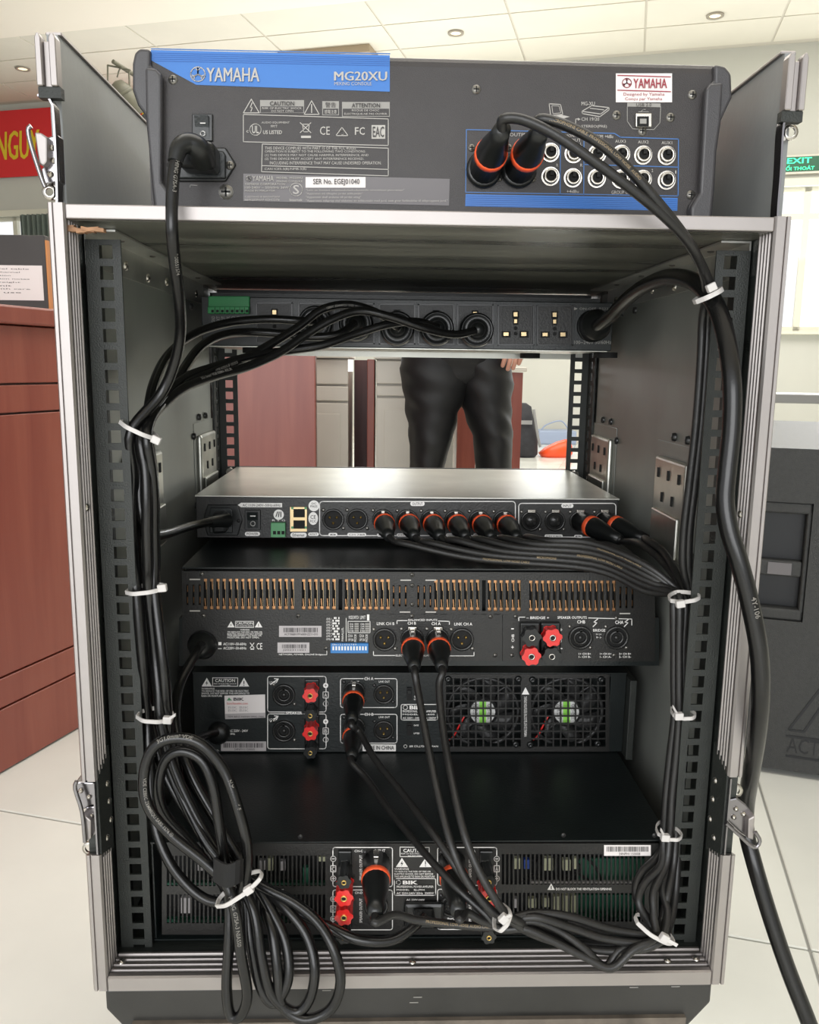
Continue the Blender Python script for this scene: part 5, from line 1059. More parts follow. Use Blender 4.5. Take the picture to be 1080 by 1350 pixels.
b.frame(353, 891.5, 430, 938.5, Y, 1, 0, 3); b.frame(353, 941, 430, 987, Y, 1, 0, 3); b.rp(375.5, 936, 401.5, 943, Y, 1, .0003, .0001); b.tp('SPEAKER', 377, 937.7, 398.5, 941.5, Y-.0004, 0, .02)
for y in (905, 954): b.lp([(357, y-3), (366, y-9.5)], Y, 1.3); b.lp([(362, y-10.5), (367, y-10), (364.5, y-5.5)], Y, 1.1)
for y in (899, 948): b.tp('LOCK', 355, y-1, 364, y+2, Y)
for y0 in (903.5, 951): discp(b, 429.5, y0, 3.4, Y, 0, 12, off=.0003); circ(b, 429.5, y0+24, 3.2, Y-.0004, .9, 0); b.rp(426, y0+8.5, 433, y0+16.5, Y, 1, .0003, .0002); b.lp([(426, y0+8.5), (433, y0+8.5), (433, y0+16.5), (426, y0+16.5)], Y-.0005, .8, 0, True); b.tp('A' if y0 < 920 else 'B', 427.7, y0+10, 431.3, y0+15, Y-.0005); b.tp('+', 427.8, y0-1.6, 431.2, y0+1.6, Y-.0006, 1)
b.frame(449, 894.5, 523.5, 932.5, Y, 1, 0, 3); b.frame(449, 941.5, 523.5, 979.5, Y, 1, 0, 3); b.rp(479, 892, 494, 897, Y, 1, .0003, .0001); b.rp(479, 939, 494, 944, Y, 1, .0003, .0001)
for a in (('CH A', 480.5, 892.5, 492.5, 896.5), ('CH B', 480.5, 939.5, 492.5, 943.5), ('INPUT', 463, 897.5, 473.5, 900), ('LINK OUT', 499.5, 897, 514, 899.5), ('LINK OUT', 499.5, 943.8, 514, 946.3), ('GND', 546, 917, 552, 919, ), ('LIFT', 546, 920.5, 552, 922.5), ('GATE', 545.5, 955, 552, 957), ('LIFTED', 545.5, 965.5, 553, 967.5), ('PROFESSIONAL POWER AMPLIFIER', 531, 936, 575, 938.8), ('MODEL   BJ-600', 531, 940.5, 573, 943), ('AC 220V - 240V 50Hz 1000W', 531, 945, 575, 947.3), ('BIK CO.,LTD.', 540, 982.3, 560, 985.3), ('JAPAN', 565, 982.5, 577.5, 985.3)): b.tp(*a, Y-.0003, 0, .012)
b.frame(529, 928.5, 577, 949, Y, .9, 0, 2); b.tp('BIK', 540, 930, 556, 935, Y, 0, .04); circ(b, 534.5, 932.5, 2.8, Y, 1, 0); circ(b, 534.5, 983.8, 2, Y, .9, 0)
b.pp([(478, 981), (522, 981.5), (522, 990.3), (478, 990)], Y, 0, .0003); b.tp('MADE IN CHINA', 480.5, 983, 519.5, 988, Y-.0005, 1, .012)
for x in (375, 505): pass
b.build('panel_lettering', ('white', 'satin'), am2)
o = MB().pp([(296, 917), (349.5, 915.5), (350, 946), (297, 948)], Y, 0, .0003).build('warranty_label', 'label', am2, label='white sticker with red line of text'); b = MB(); Y_ = Y-.0003
b.pp([(297, 941), (350, 939.5), (350, 946), (297, 948)], Y_, 3, .0001); b.tp('BIK', 308, 919.5, 322, 923.5, Y_-.0001, 0, .03); b.pp([(299, 923.5), (302, 919.5), (306, 923.5)], Y_, 2, .0001); b.tp('baochauelec.com', 299.5, 925.5, 327, 928.5, Y_, 1); b.tp('TEM BẢO HÀNH 0905-1900', 300, 942.8, 348, 945.6, Y_-.0002, 0)
for k in range(2): b.tp('BIK BIK', 301, 931+4*k, 328, 934+4*k, Y_, 4)
b.build('label_print', ('ink', 'redprint', 'green2', 'greylabel', 'greylabel'), o)
o = MB().rp(291.5, 977.5, 351, 990, Y, 0, .0003).build('barcode_label', 'greylabel', am2, label='silver barcode sticker'); b = MB(); barcode(b, 295, 979.5, 348.5, 985.5, Y-.0003, 0, .0002, 5); b.tp('24NFH1150005', 309, 986.3, 336, 989, Y-.0003); b.build('bars', 'ink', o)
for y in (915.5, 963): speakon(am2, 374.5, y, Y, 15)
for y in (914.5, 962): xlr_socket(am2, 506, y, Y, 13.5, sc=2)
for y in (911, 958): xlr_socket(am2, 467, y, Y, 14.5, female=True, sc=2, latch=False)
for y in (903, 950): MB().rp(402, y-8, 421, y+39, Y, 0, .003).build('terminal_plate', 'black', am2, bevel=.001)
for y, c_, r_ in ((911, 'red', 9.5), (937, 'black', 8), (960, 'red', 9.5), (985, 'black', 8)):
    p = post(am2, 411, y-2.5, Y-.003, r_, c_, L=.017)
for y in (914, 960.5):
    o = MB().rp(536.5, y-8, 543, y+8, Y, 0, .002).build('slide_switch', 'matte', am2); MB().rp(538, y-4.5, 541.8, y-.5, Y-.002, 0, .002).build('slider', 'black', o)
c = at(289, 965, Y=Y); MB().lathe(c, NY, [(.0115, 0), (.011, .006), (.0065, .010), (0, .010)], 20).build('cord_gland', 'black', am2)

# ================================================================== LOWEST AMPLIFIER
Y = .004; za, zb_ = at(540, 1109, Y=Y).z, -.5575
am3 = empty('power_amplifier', (0, .24, zb_), 'lowest black power amplifier with slotted vents showing circuit boards', 'amplifier')
xa, xb = -.2165, .2165
MB().box(xa, xb, Y+.03, .4685, zb_, za-.0012).build('chassis', 'satin', am3)
MB().box(xa, xb, Y, .4685, za-.0011, za).build('top_cover', 'satin', am3); MB().box(-.241, .241, .4720, .4750, zb_, za).build('front_panel', 'satin', am3)
MB().box(xa, xb, Y, Y+.03, zb_, zb_+.0012).build('bottom_sheet', 'satin', am3)
rows = ((1127, 1167), (1178, 1216)); slots = [222+5.55*k for k in range(38)]; slr = [663+5.6*k for k in range(34)]
g_ = MB(); yt, yb = 1111, 1231
def gr3(x0, x1, y0, y1): g_.rp(x0, y0, x1, y1, Y+.0012, 0, .0012)
for lst, X0, X1, dy in ((slots, 214, 436, 0), (slr, 659, 868, -2)):
    prev = X0
    for sx in lst:
        gr3(prev, sx-1.7, yt, yb); gr3(sx-1.7, sx+1.7, yt, rows[0][0]+dy); gr3(sx-1.7, sx+1.7, rows[0][1]+dy, rows[1][0]+dy); gr3(sx-1.7, sx+1.7, rows[1][1]+dy, yb); prev = sx+1.7
    gr3(prev, X1, yt, yb)
gr3(435.9, 659.1, yt, yb); vg = g_.build('vent_panel', 'warmpanel', am3); vg['kind'] = 'stuff'
rr = random.Random(3); b = MB()
b.rp(222, 1160, 432, 1164, Y+.02, 0, .004).rp(222, 1208, 432, 1213, Y+.02, 0, .004).rp(700, 1160, 850, 1163, Y+.02, 2, .002).rp(662, 1204, 850, 1209, Y+.02, 0, .004).rp(760, 1130, 850, 1160, Y+.025, 0, .002).rp(745, 1178, 850, 1204, Y+.025, 0, .002)
for x, y, w_, h_, m_ in ((262, 1130, 10, 14, 2), (343, 1131, 8, 12, 2), (352, 1128, 9, 16, 1), (370, 1132, 7, 12, 2), (421, 1126, 12, 6, 1), (677, 1128, 8, 14, 1), (690, 1130, 7, 12, 3), (716, 1128, 12, 16, 1), (741, 1130, 10, 14, 1), (754, 1128, 6, 14, 1), (696, 1181, 10, 12, 1), (714, 1180, 9, 12, 1), (729, 1178, 8, 20, 1), (741, 1177, 9, 24, 1), (752, 1177, 6, 22, 1), (676, 1181, 6, 12, 2), (240, 1180, 12, 20, 2), (300, 1182, 10, 16, 3), (400, 1140, 9, 20, 0), (385, 1184, 7, 18, 2)): b.rp(x, y, x+w_, y+h_, Y+.012, m_, .004)
for k in range(10): x = 280+rr.random()*140; b.tube([at(x, 1128, Y=Y+.02), at(x+rr.uniform(-20, 20), 1145, Y=Y+.012), at(x+rr.uniform(-20, 20), 1163, Y=Y+.02)], .0013, 5, 4)
for k in range(8): x = 670+rr.random()*110; b.tube([at(x, 1128, Y=Y+.02), at(x+rr.uniform(-20, 20), 1145, Y=Y+.012), at(x+rr.uniform(-20, 20), 1160, Y=Y+.02)], .0013, 5, 4)
ib = b.build('circuit_boards', ('pcb', 'paleblock', 'greylabel', 'bluecomp', 'matte'), am3); ib['kind'] = 'stuff'
MB().box(xa, xb, Y+.0285, Y+.0295, zb_+.0014, za-.0014).build('inner_wall', 'matte', am3)
for s in (-1, 1): MB().box(s*.2162, s*.2150, Y+.0014, Y+.028, zb_+.0014, za-.0014).build('side_sheet', 'satin', am3)
b = MB()
b.frame(439, 1117, 517.5, 1168.5, Y, 1.1, 0, 3); b.frame(439, 1173, 517.5, 1225.5, Y, 1.1, 0, 3)
b.frame(577, 1117, 655, 1167, Y, 1.1, 0, 3); b.frame(577, 1172, 655, 1225, Y, 1.1, 0, 3)
for x, L_ in ((439.5, 'CD'), (655, 'AB')):
    for y0, l in ((1132, L_[0]), (1185, L_[1])):
        for k, dy in enumerate((0, 13, 26)):
            y = y0+dy
            discp(b, x, y, 4.3, Y, 1, 12, off=.0001)
            if k == 1: b.lp([(x-3.4, y-4), (x+3.4, y-4), (x+3.4, y+4), (x-3.4, y+4)], Y-.0004, .9, 0, True); b.tp(l, x-1.8, y-2.6, x+1.8, y+2.6, Y-.0004)
            else:
                circ(b, x, y, 3.5, Y-.0004, .9, 0, 14); b.lp([(x-1.8, y), (x+1.8, y)], Y-.0004, .9)
                if (k == 2) == (y0 == 1132): b.lp([(x, y-1.8), (x, y+1.8)], Y-.0004, .9)
for a in (('CH-C', 467.5, 1120, 478.5, 1123), ('INPUT', 494, 1119, 508, 1122.6), ('CH-D', 468, 1175, 478, 1178), ('INPUT', 490.5, 1211, 504, 1214.8), ('INPUT', 590, 1119, 603, 1122.6), ('CH-A', 616, 1120, 627, 1123), ('CH-B', 616, 1175, 627, 1178), ('INPUT', 590, 1209, 603, 1212), ('PROFESSIONAL POWER AMPLIFIER', 523, 1167, 571.5, 1169.6), ('MODEL    BJ-J904', 523, 1171.5, 560, 1174), ('AC 220V-240V 50Hz  3300W', 523, 1175.6, 572, 1178.3), ('AC 220V-240V', 536, 1184.5, 560, 1187), ('50Hz', 544, 1188.5, 553, 1190.5), ('DO NOT BLOCK THE VENTILATION OPENING', 733, 1170, 806, 1172.8), ('TO REDUCE THE RISK OF FIRE OR', 520, 1147.5, 568, 1149.7), ('ELECTRIC SHOCK, DO NOT EXPOSE', 520, 1150.7, 571, 1152.9), ('THIS APPLIANCE TO RAIN OR MOISTURE', 520, 1153.9, 573, 1156.1), ('WARNING', 520, 1143.8, 539, 1146.2), ('VENTILATION OPENING', 360, 1171.5, 374, 1174)): b.tp(*a, Y, 0, .01)
for x in (474, 618): b.tp('SPEAKER OUTPUT', x, 1127, x+3.6, 1160, Y, 0, .01, 1); b.tp('SPEAKER OUTPUT', x, 1184, x+3.6, 1216, Y, 0, .01, 1)
b.lp([(527.5, 1116.5), (566, 1117), (566, 1129), (527.5, 1129)], Y, .8, 0, True); b.tp('CAUTION', 532, 1118.5, 562, 1122.8, Y, 0, .02); b.tp('RISK OF ELECTRIC SHOCK', 529, 1124, 564, 1125.8, Y); b.tp('DO NOT OPEN', 538, 1126.8, 556, 1128.4, Y)
tri(b, 522, 538, 1131, 1143, Y, 0); tri(b, 553, 569, 1131, 1143, Y, 0, '!'); tri(b, 722, 731.5, 1164.5, 1173, Y, 0, '!')
b.frame(520, 1158, 574.5, 1180, Y, 1, 0, 2); b.tp('BIK', 531, 1160.5, 551, 1165.5, Y, 0, .04); circ(b, 525.5, 1163, 2.8, Y, 1, 0)
b.build('panel_lettering', ('white', 'warmpanel'), am3)
o = MB().rp(796.5, 1114, 858, 1128, Y, 0, .0003).build('barcode_label', 'label', am3, label='white barcode sticker'); b = MB(); barcode(b, 800, 1116, 856, 1122.5, Y-.0003, 0, .0002, 9); b.tp('24NFH1150008', 816, 1123.7, 844, 1127, Y-.0003); b.build('bars', 'ink', o)
for y, ys in ((1136, 1), (1193, 1)):
    for x in (496, 596): xlr_socket(am3, x, y, Y, 16, female=True, latch=False, sc=2)
for x in (445, 631): MB().rp(x+1, 1120, x+19, 1162, Y, 0, .003).build('terminal_plate', 'black', am3, bevel=.001); MB().rp(x+1, 1166, x+19, 1221, Y, 0, .003).build('terminal_plate', 'black', am3, bevel=.001)
for x in (455, 640.5):
    for y, c_, r_ in ((1142, 'black', 9.5), (1162.5, 'red', 12), (1187, 'red', 12) if x < 500 else (1187, 'red', 12), (1213, 'black', 9.5)):
        post(am3, x, y, Y-.003, r_*.95, c_, L=.022)
screws(am3, ((396, 1103), (743, 1101), (867-4, 1101)), Y-.0003, .0022, 'screwdk')
c = at(559, 1203, Y=Y); MB().box(c.x-.017, c.x+.017, Y-.006, Y-.0001, c.z-.012, c.z+.012).build('power_inlet', 'black', am3, bevel=.003)
# ================================================================== CABLES
def K(pts): return [at(*p) for p in pts]
def cable(name, label, cat, group, loc, pts, r, m, n=8, prints=(), pm_='cableprint', sub=6, root=None):
    t = root or empty(name, loc, label, cat, group)
    MB().tube(pts, r, n, 0, sub).build('cord', m, t)
    if prints:
        b = MB()
        for (t0, s, h, roll, fl) in prints: b.cabletext(pts, t0, s, h, r, 0, roll, fl)
        b.build('jacket_lettering', pm_, t)
    return t
def pduplug(t, px, py, Y=.286, dx=-.3):
    c = at(px, py, Y=Y); d = Vector((0, -1, 0))
    o = MB().lathe(c, d, [(0, 0), (.0175, 0), (.0182, .004), (.0182, .016), (.0165, .021), (.0160, .0215), (.0150, .0195), (.0095, .0195), (.0080, .026), (.0060, .034), (0, .034)], 26).build('mains_plug', 'black', t); return c+d*.033
BX = {480: 198, 540: 196, 570: 183, 620: 188, 660: 189, 700: 189, 740: 190, 780: 192, 860: 200, 910: 205, 950: 208}
def lane(o, dep, y0=570, y1=950, w=1.0):
    return [at(BX[y]+o*(.9 if y < 600 else (1.0 if y in (620, 780) else 1.15 if y < 780 else 1.1)), y, Y=dep+.006*math.sin(y*.02+o)) for y in BX if y0 <= y <= y1]
G = 'mains leads bundled down the left side'
R1 = .0042
# mixer lead: down the bundle, round the coil and back up to the sequencer
t = empty('power_cable', at(232, 300, Y=-.06), 'thick black mains lead hanging down from the mixer inlet, coiled low at left', 'power cable', G)
c = at(266, 214, Y=-.005)
o = MB().pp([(243, 193), (290, 196), (292, 232), (244, 230)], -.003, 0, .022).build('mains_plug', 'black', t, bevel=.004, seg=3)
MB().tube([at(268, 212, Y=-.022), at(262, 196, Y=-.033), at(248, 189, Y=-.038), at(236, 196, Y=-.042), at(231, 214, Y=-.045)], lambda q: .0085-.0035*q, 12).build('strain_relief', 'black', o)
pm1 = K([(236, 196, -.042), (230, 222, -.046), (227, 262, -.050), (227, 305, -.052), (231, 350, -.040), (237, 400, -.02), (238, 440, 0), (230, 480, .012), (212, 520, .016)])+lane(-12, .006)
coil = K([(198, 1010, .0), (203, 1080, -.01), (220, 1130, -.02), (245, 1165, -.025), (275, 1187, -.03), (305, 1187, -.035), (322, 1165, -.045), (326, 1120, -.05), (315, 1070, -.05), (295, 1015, -.045), (265, 981, -.045), (232, 973, -.045), (203, 985, -.045), (190, 1020, -.045), (195, 1062, -.048), (225, 1100, -.05), (268, 1135, -.052), (298, 1165, -.055), (311, 1205, -.06), (318, 1260, -.062), (326, 1310, -.062), (318, 1338, -.06), (304, 1338, -.058), (299, 1300, -.056), (302, 1240, -.052), (302, 1190, -.045), (297, 1140, -.042), (288, 1080, -.04), (281, 1035, -.04), (266, 1002, -.038), (240, 990, -.036), (218, 1002, -.035), (209, 1038, -.034), (217, 1072, -.032), (245, 1105, -.028), (282, 1150, -.022), (300, 1175, -.015), (312, 1205, -.008), (300, 1180, .0), (270, 1110, .004), (240, 1040, .008)])
back = lane(13, .022)[::-1]+K([(195, 545, .04), (203, 505, .08), (222, 468, .14), (255, 441, .19), (300, 426, .22), (350, 421, .235), (395, 423, .24)])
e = pduplug(t, 417.5, 427); pe = pm1+coil+back+[e]
MB().tube(pe, R1, 9, 0, 6).build('cord', 'rubber', t)
b = MB()
b.cabletext(pm1[:7], .02, 'BAOHING G7SA-3', .0026, R1, 0, .3); b.cabletext(pm1[3:9], .1, 'R00551574', .0024, R1, 0, .3)
b.cabletext(coil[8:13], .02, 'N.M. MOSVY-F', .0027, R1, 0, -.2, True); b.cabletext(coil[9:15], .3, '3G1.0mm² VDE', .0028, R1, 0, -.3, True)
b.cabletext(coil[13:18], .02, 'VDE CEBEC ZEMMEQU SABS 1574 ⓦ', .0030, R1, 0, 0); b.cabletext(coil[17:21], .1, 'HING G7SA-3 NIASS0', .0030, R1, 0, -.1)
b.build('jacket_lettering', 'cableprint', t)
def lead(lab, col, lo, dep, mid, dest, cols, pr=()):
    t = empty('power_cable', at(190, 700, Y=dep), lab, 'power cable', G); e = pduplug(t, cols, 428 if cols < 500 else 434 if cols < 600 else 436)
    P = [e]+K(mid)+lane(lo, dep)+K(dest); MB().tube(P, R1, 9, 0, 6).build('cord', 'rubber', t)
    if pr:
        b = MB()
        for a0, a1, t0, s, fl, rl in pr: b.cabletext(P[a0:a1], t0, s, .0026, R1, 0, rl, fl)
        b.build('jacket_lettering', 'cableprint', t)
    return t
ta = lead('black mains lead from the rightmost used socket to the slim processor inlet', 0, -4, .012, [(598, 441, .24), (560, 433, .225), (515, 418, .215), (475, 410, .21), (440, 420, .2), (405, 440, .19), (370, 464, .175), (325, 484, .15), (280, 497, .11), (240, 513, .07), (208, 540, .04)], [], 626.5)
# processor lead leaves the bundle to the right
bpy.data.objects.remove([c_ for c_ in ta.children if c_.name.startswith('cord')][0])
P = [at(626.5, 436, Y=.253)]+K([(598, 441, .24), (560, 433, .225), (515, 418, .215), (475, 410, .21), (440, 420, .2), (405, 440, .19), (370, 464, .175), (325, 484, .15), (280, 497, .11), (240, 513, .07), (208, 540, .04)])+lane(-4, .012, 570, 660)+K([(190, 690, .015), (199, 706, .035), (222, 703, .09), (250, 694, .145), (276, 688, .175)])
MB().tube(P, R1, 9, 0, 6).build('cord', 'rubber', ta)
o = MB().pp([(284, 673), (301, 672), (305, 685), (302, 699), (284, 700)], .2225, 0, .018).build('mains_plug', 'black', ta, bevel=.003, seg=2)
MB().tube([at(300, 686, Y=.2), at(288, 687, Y=.19), at(274, 688.5, Y=.175)], lambda q: .0075-.0026*q, 12).build('strain_relief', 'black', o)
b = MB(); b.cabletext(P[8:13], .15, '3G1.0mm² VDE KEMA-KEUR', .0026, R1, 0, -.5, True); b.build('jacket_lettering', 'cableprint', ta)
LB = lead('black mains lead curving down to the inlet of the copper grille amplifier', 0, 4, .004, [(548, 424, .24), (510, 428, .225), (470, 440, .215), (425, 455, .2), (380, 462, .19), (330, 470, .165), (285, 483, .13), (245, 498, .09), (212, 527, .045)],
    [(228, 1010, -.005), (258, 1075, -.012), (290, 1130, -.022), (322, 1180, -.035), (330, 1240, -.05), (343, 1300, -.055), (362, 1322, -.056), (380, 1290, -.055), (376, 1240, -.045), (352, 1190, -.03), (320, 1140, -.012), (285, 1080, 0), (252, 1020, .01), (232, 960, .03), (236, 905, .065), (258, 862, .09), (266, 850, .105)], 575)
c = at(268, 849, Y=.12); MB().lathe(c, (-.15, -1, -.1), [(0, 0), (.0135, 0), (.0135, .005), (.010, .010), (.0065, .018), (0, .018)], 18).build('cord_boot', 'black', LB)
LC = lead('black mains lead looping low and rising to the gland of the twin fan amplifier', 0, 12, .006, [(500, 414, .23), (462, 402, .22), (425, 408, .21), (395, 430, .2), (360, 452, .185), (320, 474, .16), (280, 490, .12), (240, 508, .08), (210, 536, .04)],
    [(222, 1005, 0), (244, 1060, -.01), (272, 1110, -.02), (308, 1155, -.03), (334, 1200, -.045), (344, 1260, -.055), (358, 1310, -.058), (388, 1334, -.058), (408, 1318, -.057), (415, 1278, -.055), (405, 1235, -.045), (378, 1198, -.035), (345, 1168, -.02), (306, 1115, -.005), (265, 1050, .01), (238, 1005, .03), (246, 983, .08), (265, 972, .13), (285, 966, .150)], 523.5,
    ((1, 5, .15, 'CEBEC ZEMMEQU SABS 1574 ⓦⓦⓦ', True, .1), (6, 10, .1, 'VDE H05VV-F 101010', True, .1)))
LD = lead('black mains lead sweeping under the coil and across to the lowest amplifier', 0, -9, .022, [(445, 441, .24), (410, 444, .235), (370, 440, .23), (325, 438, .22), (290, 443, .19), (262, 460, .15), (240, 490, .1), (215, 530, .05)],
    [(214, 1010, .01), (240, 1060, 0), (275, 1110, -.005), (310, 1145, -.012), (345, 1168, -.025), (388, 1190, -.035), (420, 1217, -.045), (440, 1252, -.055), (449, 1295, -.06), (436, 1330, -.06), (402, 1344, -.06), (372, 1325, -.058), (366, 1280, -.055), (360, 1232, -.045), (352, 1198, -.03), (385, 1200, -.02), (425, 1218, -.03), (470, 1238, -.038), (515, 1240, -.035), (545, 1222, -.025), (558, 1206, -.015)], 470)
MB().pp([(545, 1196), (573, 1196), (573, 1212), (545, 1212)], -.004, 0, .014).build('mains_plug', 'black', LD, bevel=.003)
# black hook and loop band around the coil
b = MB(); c0 = K([(284, 1146, -.058), (300, 1154, -.066), (317, 1147, -.060), (318, 1150, -.02), (300, 1150, -.012), (284, 1148, -.02), (284, 1146, -.058)])
b.strip(c0, .016, .0015, (0, 0, 1), 0, 4); 
for i, v in enumerate(b.v): pass
def band(pts, wv, th, m=0, sub=4):
    P = catmull(pts, sub); mb = MB(); W = Vector(wv)/2; vs = []
    for i, p in enumerate(P):
        t = (P[min(i+1, len(P)-1)]-P[max(i-1, 0)]).normalized(); n_ = t.cross(W).normalized()*th
        vs += [p+W, p-W, p-W+n_, p+W+n_]
    k = len(P); mb.add(vs, [(j*4+i, (j+1)*4+i, (j+1)*4+(i+1) % 4, j*4+(i+1) % 4) for j in range(k-1) for i in range(4)]+[(0, 1, 2, 3), (4*k-1, 4*k-2, 4*k-3, 4*k-4)], m); return mb
bd = band(c0, (0.001, 0, .019), .0015).build('strap', 'matte'); bd.name = 'cable_strap'
recenter(tag(bd, 'wide black hook and loop strap around the coiled mains lead', 'strap'))
# heavy input cord on the right
t = empty('power_cable', at(966, 560, Y=-.05), 'heaviest black cord arching over and down outside the right edge of the rack', 'power cable')
P = [at(781, 430, Y=.284)]+K([(790, 428, .262), (806, 416, .235), (825, 396, .2), (850, 377, .15), (884, 365, .08), (916, 372, .02), (941, 398, -.008), (956, 440, -.026), (965, 500, -.042), (965, 560, -.046), (959, 620, -.05), (956, 660, -.052), (962, 700, -.056), (975, 742, -.06), (990, 800, -.062), (1001, 860, -.062), (1003, 920, -.058), (998, 970, -.045), (990, 1020, -.02), (984, 1060, .004), (984, 1095, .004), (995, 1140, -.008), (1016, 1210, -.02), (1040, 1280, -.03), (1068, 1352, -.04), (1100, 1440, -.045), (1140, 1540, -.03)])
P.append(Vector((P[-1].x+.05, P[-1].y, FZ+.0075))); P.append(Vector((P[-1].x+.5, P[-1].y+.15, FZ+.0075)))
cable('', '', '', '', None, P, .0068, 'rubber', 12, ((.30, '4Y-106', .0040, .5, False),), root=t)
MB().lathe(at(781, 430, Y=.288), (.25, -1, .1), [(0, 0), (.0165, 0), (.0165, .012), (.012, .018), (.009, .026), (0, .026)], 20).build('mains_plug', 'black', t)
# signal cables ------------------------------------------------------------
SG = 'signal cables with orange ringed plugs'; R2 = .0032
offs = [(-9, 0), (-1, -.004), (7, 0), (-5, .008), (3, .008), (10, .007)]
ya = [750, 743, 736, 729, 722, 716]; ybb = [779, 771, 764, 757, 750, 744]
spread = [[(872, 1140, -.01), (850, 1165, -.02), (842, 1190, -.03), (858, 1220, -.035)], [(878, 1140, -.01), (862, 1175, -.025), (862, 1205, -.035)], [(888, 1140, -.005), (880, 1180, -.02), (872, 1215, -.03)],
          [(866, 1130, 0), (846, 1150, -.01), (838, 1175, -.02), (850, 1205, -.03), (880, 1228, -.035)], [(884, 1135, 0), (873, 1170, -.015), (880, 1205, -.03)], [(893, 1140, 0), (890, 1180, -.01), (884, 1215, -.025)]]
run = [[(874, 1240, -.045), (820, 1250, -.05), (798, 1274, -.056), (770, 1250, -.056), (735, 1226, -.052), (700, 1214, -.052)], [(860, 1241, -.048), (800, 1238, -.05), (750, 1222, -.052), (705, 1209, -.054)], [(862, 1238, -.05), (835, 1252, -.056), (806, 1276, -.06), (772, 1262, -.058), (720, 1236, -.056), (690, 1224, -.055)],
       [(870, 1234, -.042), (810, 1226, -.044), (750, 1208, -.048), (705, 1204, -.05)], [(866, 1244, -.05), (810, 1254, -.05), (750, 1246, -.05), (700, 1230, -.052)], [(868, 1237, -.04), (800, 1246, -.043), (740, 1238, -.046), (700, 1222, -.048)]]
tz = [(664, 1220, -.052), (666, 1216, -.05), (660, 1224, -.054), (662, 1212, -.056), (668, 1210, -.062), (672, 1208, -.066)]
dests = [('am3', 496, 1136, .004, [(640, 1222, -.05), (600, 1219, -.048), (550, 1213, -.05), (520, 1206, -.055)], 'left input of the lowest amplifier', (0, -1, -.08)),
         ('am3', 596, 1136, .004, [(652, 1219, -.052), (632, 1212, -.055), (615, 1203, -.056)], 'right input of the lowest amplifier', (0, -1, -.05)),
         ('am2', 467, 958, .165, [(640, 1205, -.052), (600, 1168, -.04), (560, 1125, -.01), (515, 1070, .04), (484, 1027, .08)], 'lower input of the twin fan amplifier', (0, -1, -.05)),
         ('am2', 467, 911, .165, [(648, 1203, -.056), (612, 1158, -.045), (572, 1100, -.02), (530, 1045, .03), (494, 1000, .07), (474, 965, .1)], 'upper input of the twin fan amplifier', (.0, -1, -.08)),
         ('am1', 543.5, 842, .12, [(648, 1200, -.064), (615, 1160, -.06), (594, 1110, -.05), (576, 1040, -.02), (560, 960, .02), (550, 905, .045)], 'left input of the copper grille amplifier', (0, -1, -.10)),
         ('am1', 577, 842, .12, [(656, 1190, -.068), (630, 1145, -.062), (611, 1095, -.05), (596, 1030, -.02), (584, 960, .02), (579, 905, .045)], 'right input of the copper grille amplifier', (0, -1, -.10))]
for i, x in enumerate(OUTX):
    d_ = dests[i]
    lab = 'signal cable from the %s processor output to the %s' % (('first', 'second', 'third', 'fourth', 'fifth', 'sixth')[i], d_[5])
    s0 = at(x, 685+i*.3, Y=.2225); t = empty('signal_cable', at(897, 900, Y=.0), lab, 'audio cable', SG)
    e0 = plugb(t, s0, (.10, -1, -.10), .060, .0102, ringt=.2); e1 = plugb(t, at(d_[1], d_[2], Y=d_[3]), d_[6], .062, .0102 if d_[0] != 'am3' else .0112, ringt=.30)
    xm = x+(800-x)*.42; o, dp = offs[i]
    P = [e0-Vector((.10, -1, -.10)).normalized()*.002, e0+Vector((.006, -.008, -.003))]+K([(x+30, 707+(ya[i]-712)*.18+(3 if i < 2 else 0), .145-.003*i), (xm, 703+(ya[i]-703)*.72, .12-.004*i), (780, ya[i], .08), (850, ybb[i], .045), (893+o*.6, 783, .022+dp), (897+o, 800, .016+dp), (896+o*.8, 850, .014+dp), (896+o*.8, 900, .012+dp), (896+o*.75, 944, .010+dp), (892+o, 1000, .008+dp), (887+o, 1050, .006+dp), (884+o, 1100, .002+dp)])
    P += K(spread[i])+K(run[i])+K([tz[i]])+K(d_[4])+[e1+Vector(d_[6]).normalized()*.008, e1-Vector(d_[6]).normalized()*.002]
    pr = ()
    cable('', '', '', '', None, P, R2, 'rubber2', 9, pr, root=t)
    b = MB()
    if i in (0, 2, 4): b.cabletext(P[2:7], .55 if i else .3, 'PROFESSIONAL LOW NOISE CABLE', .0020, R2, 0, .2)
    if i == 1: b.cabletext(P[3:6], .3, 'MICROPHONE', .0020, R2, 0, .2)
    if i == 4: b.cabletext(P[-6:-2], .1, '081m', .003, R2, 0, 0, True)
    if i == 0: b.cabletext(P[-7:-2], .1, 'PROFESSIONAL LOW NOISE AUDIO CABLE', .0020, R2, 0, 0, True)
    if b.v: b.build('jacket_lettering', 'goldprint', t)
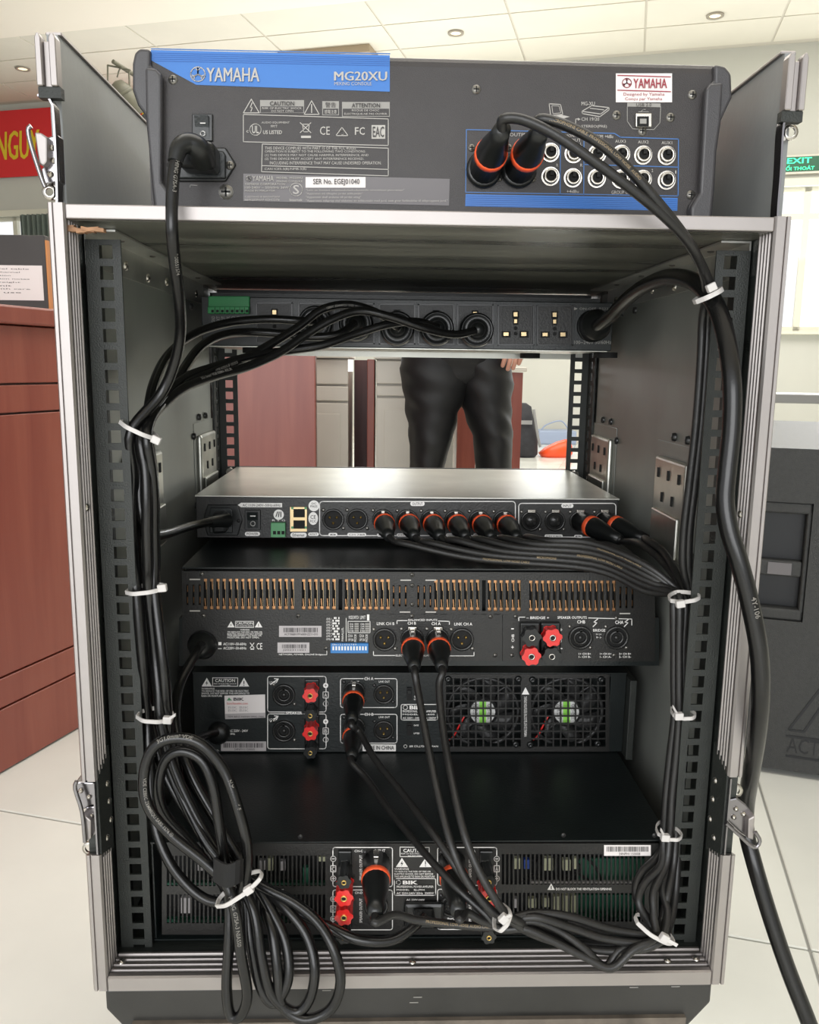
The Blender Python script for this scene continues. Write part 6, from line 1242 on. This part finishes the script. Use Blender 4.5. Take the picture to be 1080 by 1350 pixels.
for i, (mx_, dx_, lab) in enumerate(((640, 764, 'left mixer output to the third processor input'), (686, 796, 'right mixer output to the last processor input'))):
    t = empty('signal_cable', at(925, 500, Y=.01), 'signal cable from the '+lab, 'audio cable', SG)
    c = at(mx_-2, 224, Y=-.0005); b = MB().lathe(c, NY, [(0, 0), (.0128, 0), (.0128, .003), (.0108, .004), (0, .004)], 22).build('flange', 'black', t)
    e0 = plugb(t, c, (.06, -1, .16), .066, .0108, ringt=.36, tab=False)
    md = K([(664, 157, -.07), (690, 158, -.072), (731, 177, -.074), (781, 211, -.073), (831, 248, -.07), (878, 287, -.064), (906, 318, -.052), (924, 350, -.03), (932, 383, -.004)]) if i == 0 else K([(712, 157, -.07), (747, 166, -.072), (793, 191, -.073), (834, 228, -.07), (872, 272, -.066), (896, 302, -.058), (917, 333, -.04), (938, 383, -.008)])
    dr = (.52, -1, -.16); e1 = plugb(t, at(dx_, 686.5, Y=.2225), dr, .062, .0105, ringt=.26, tab=False)
    o = 4 if i else -3
    P = [e0-Vector((.06, -1, .16)).normalized()*.002]+md+K([(930+o, 420, .012), (927+o, 480, .014), (921+o, 560, .016), (912+o, 640, .018), (905+o, 700, .02), (904+o, 745, .022), (909+o*.5, 775, .024), (906+o*.5, 792, .028), (893, 765-6*i, .05), (868+6*i, 735-8*i, .085), (842+8*i, 716-6*i, .12)])+[e1+Vector(dr).normalized()*.006, e1-Vector(dr).normalized()*.002]
    cable('', '', '', '', None, P, .0034, 'rubber2', 9, (), root=t)
    if i: b = MB(); b.cabletext(P[1:7], .05, 'MICROPHONE CABLE  PROFESSIONAL LOW NOISE  AUDIO', .0019, .0034, 0, .3); b.build('jacket_lettering', 'goldprint', t)
# ------------------------------------------------------------------ nylon cable ties
def ctie(p0, p1, head, Ya, lab, w_=.0036, tail=None, bow=.006, tilt=None, back=.022):
    a = at(*p0, Y=Ya); b_ = at(*p1, Y=Ya); mid = (a+b_)/2-Vector((0, bow, 0)); d = (b_-a).normalized(); wv = Vector((-d.z, 0, d.x))*w_*.86
    t = empty('cable_tie', mid, lab, 'cable tie', 'white nylon cable ties')
    loop = [a+Vector((0, bow*.3, 0)), a.lerp(mid, .5)-Vector((0, bow*.35, 0)), mid, b_.lerp(mid, .5)-Vector((0, bow*.35, 0)), b_+Vector((0, bow*.3, 0)), b_+Vector((0, back*.6, 0))-d*.002, (a+b_)/2+Vector((0, back, 0)), a+Vector((0, back*.6, 0))+d*.002, a+Vector((0, bow*.3, 0))]
    band(loop, wv, -.0010).build('strap', 'nylon', t)
    h = at(*head, Y=Ya-bow-.001); MB().obox(h, d*.0034, (0, .0024, 0), wv.normalized()*.0029).build('head', 'nylon', t, bevel=.0008)
    if tail: q = at(*tail, Y=Ya-bow-.004); band([h, h.lerp(q, .5), q], wv*.85, .001).build('tail', 'nylon', t)
for a in (((156, 556), (205, 579), (206, 580), -.006, 'white cable tie around the mains leads, highest on the left rail'), ((164, 782), (214, 777), (214, 775), -.006, 'white cable tie on the left rail level with the copper grille'),
          ((178, 946), (226, 949), (221, 949), -.008, 'white cable tie on the left rail just above the coiled lead', .0036, (232, 942)), ((284, 1198), (343, 1160), (328, 1173), -.066, 'white cable tie slanting across the coiled mains leads', .0036, (344, 1157)),
          ((885, 793), (925, 787), (897, 796), -.006, 'white cable tie on the right rail level with the copper grille'), ((888, 944), (919, 943), (895, 944), -.006, 'white cable tie on the right rail level with the fans', .0034, (888, 932)),
          ((868, 1101), (901, 1103), (877, 1104), -.012, 'white cable tie on the right rail just above the slotted vents', .0034, (872, 1094)), ((841, 1219), (890, 1245), (876, 1236), -.05, 'white cable tie slanting at the bottom right corner by the rail', .0036, (893, 1246)),
          ((652, 1228), (674, 1206), (664, 1211), -.074, 'white cable tie gathering signal cables under the lowest amplifier centre', .0036, (674, 1205)), ((919, 398), (955, 380), (938, 379), -.014, 'white cable tie at the top right rail around cords', .0040)):
    ctie(*a)
print('objects', len(bpy.data.objects))
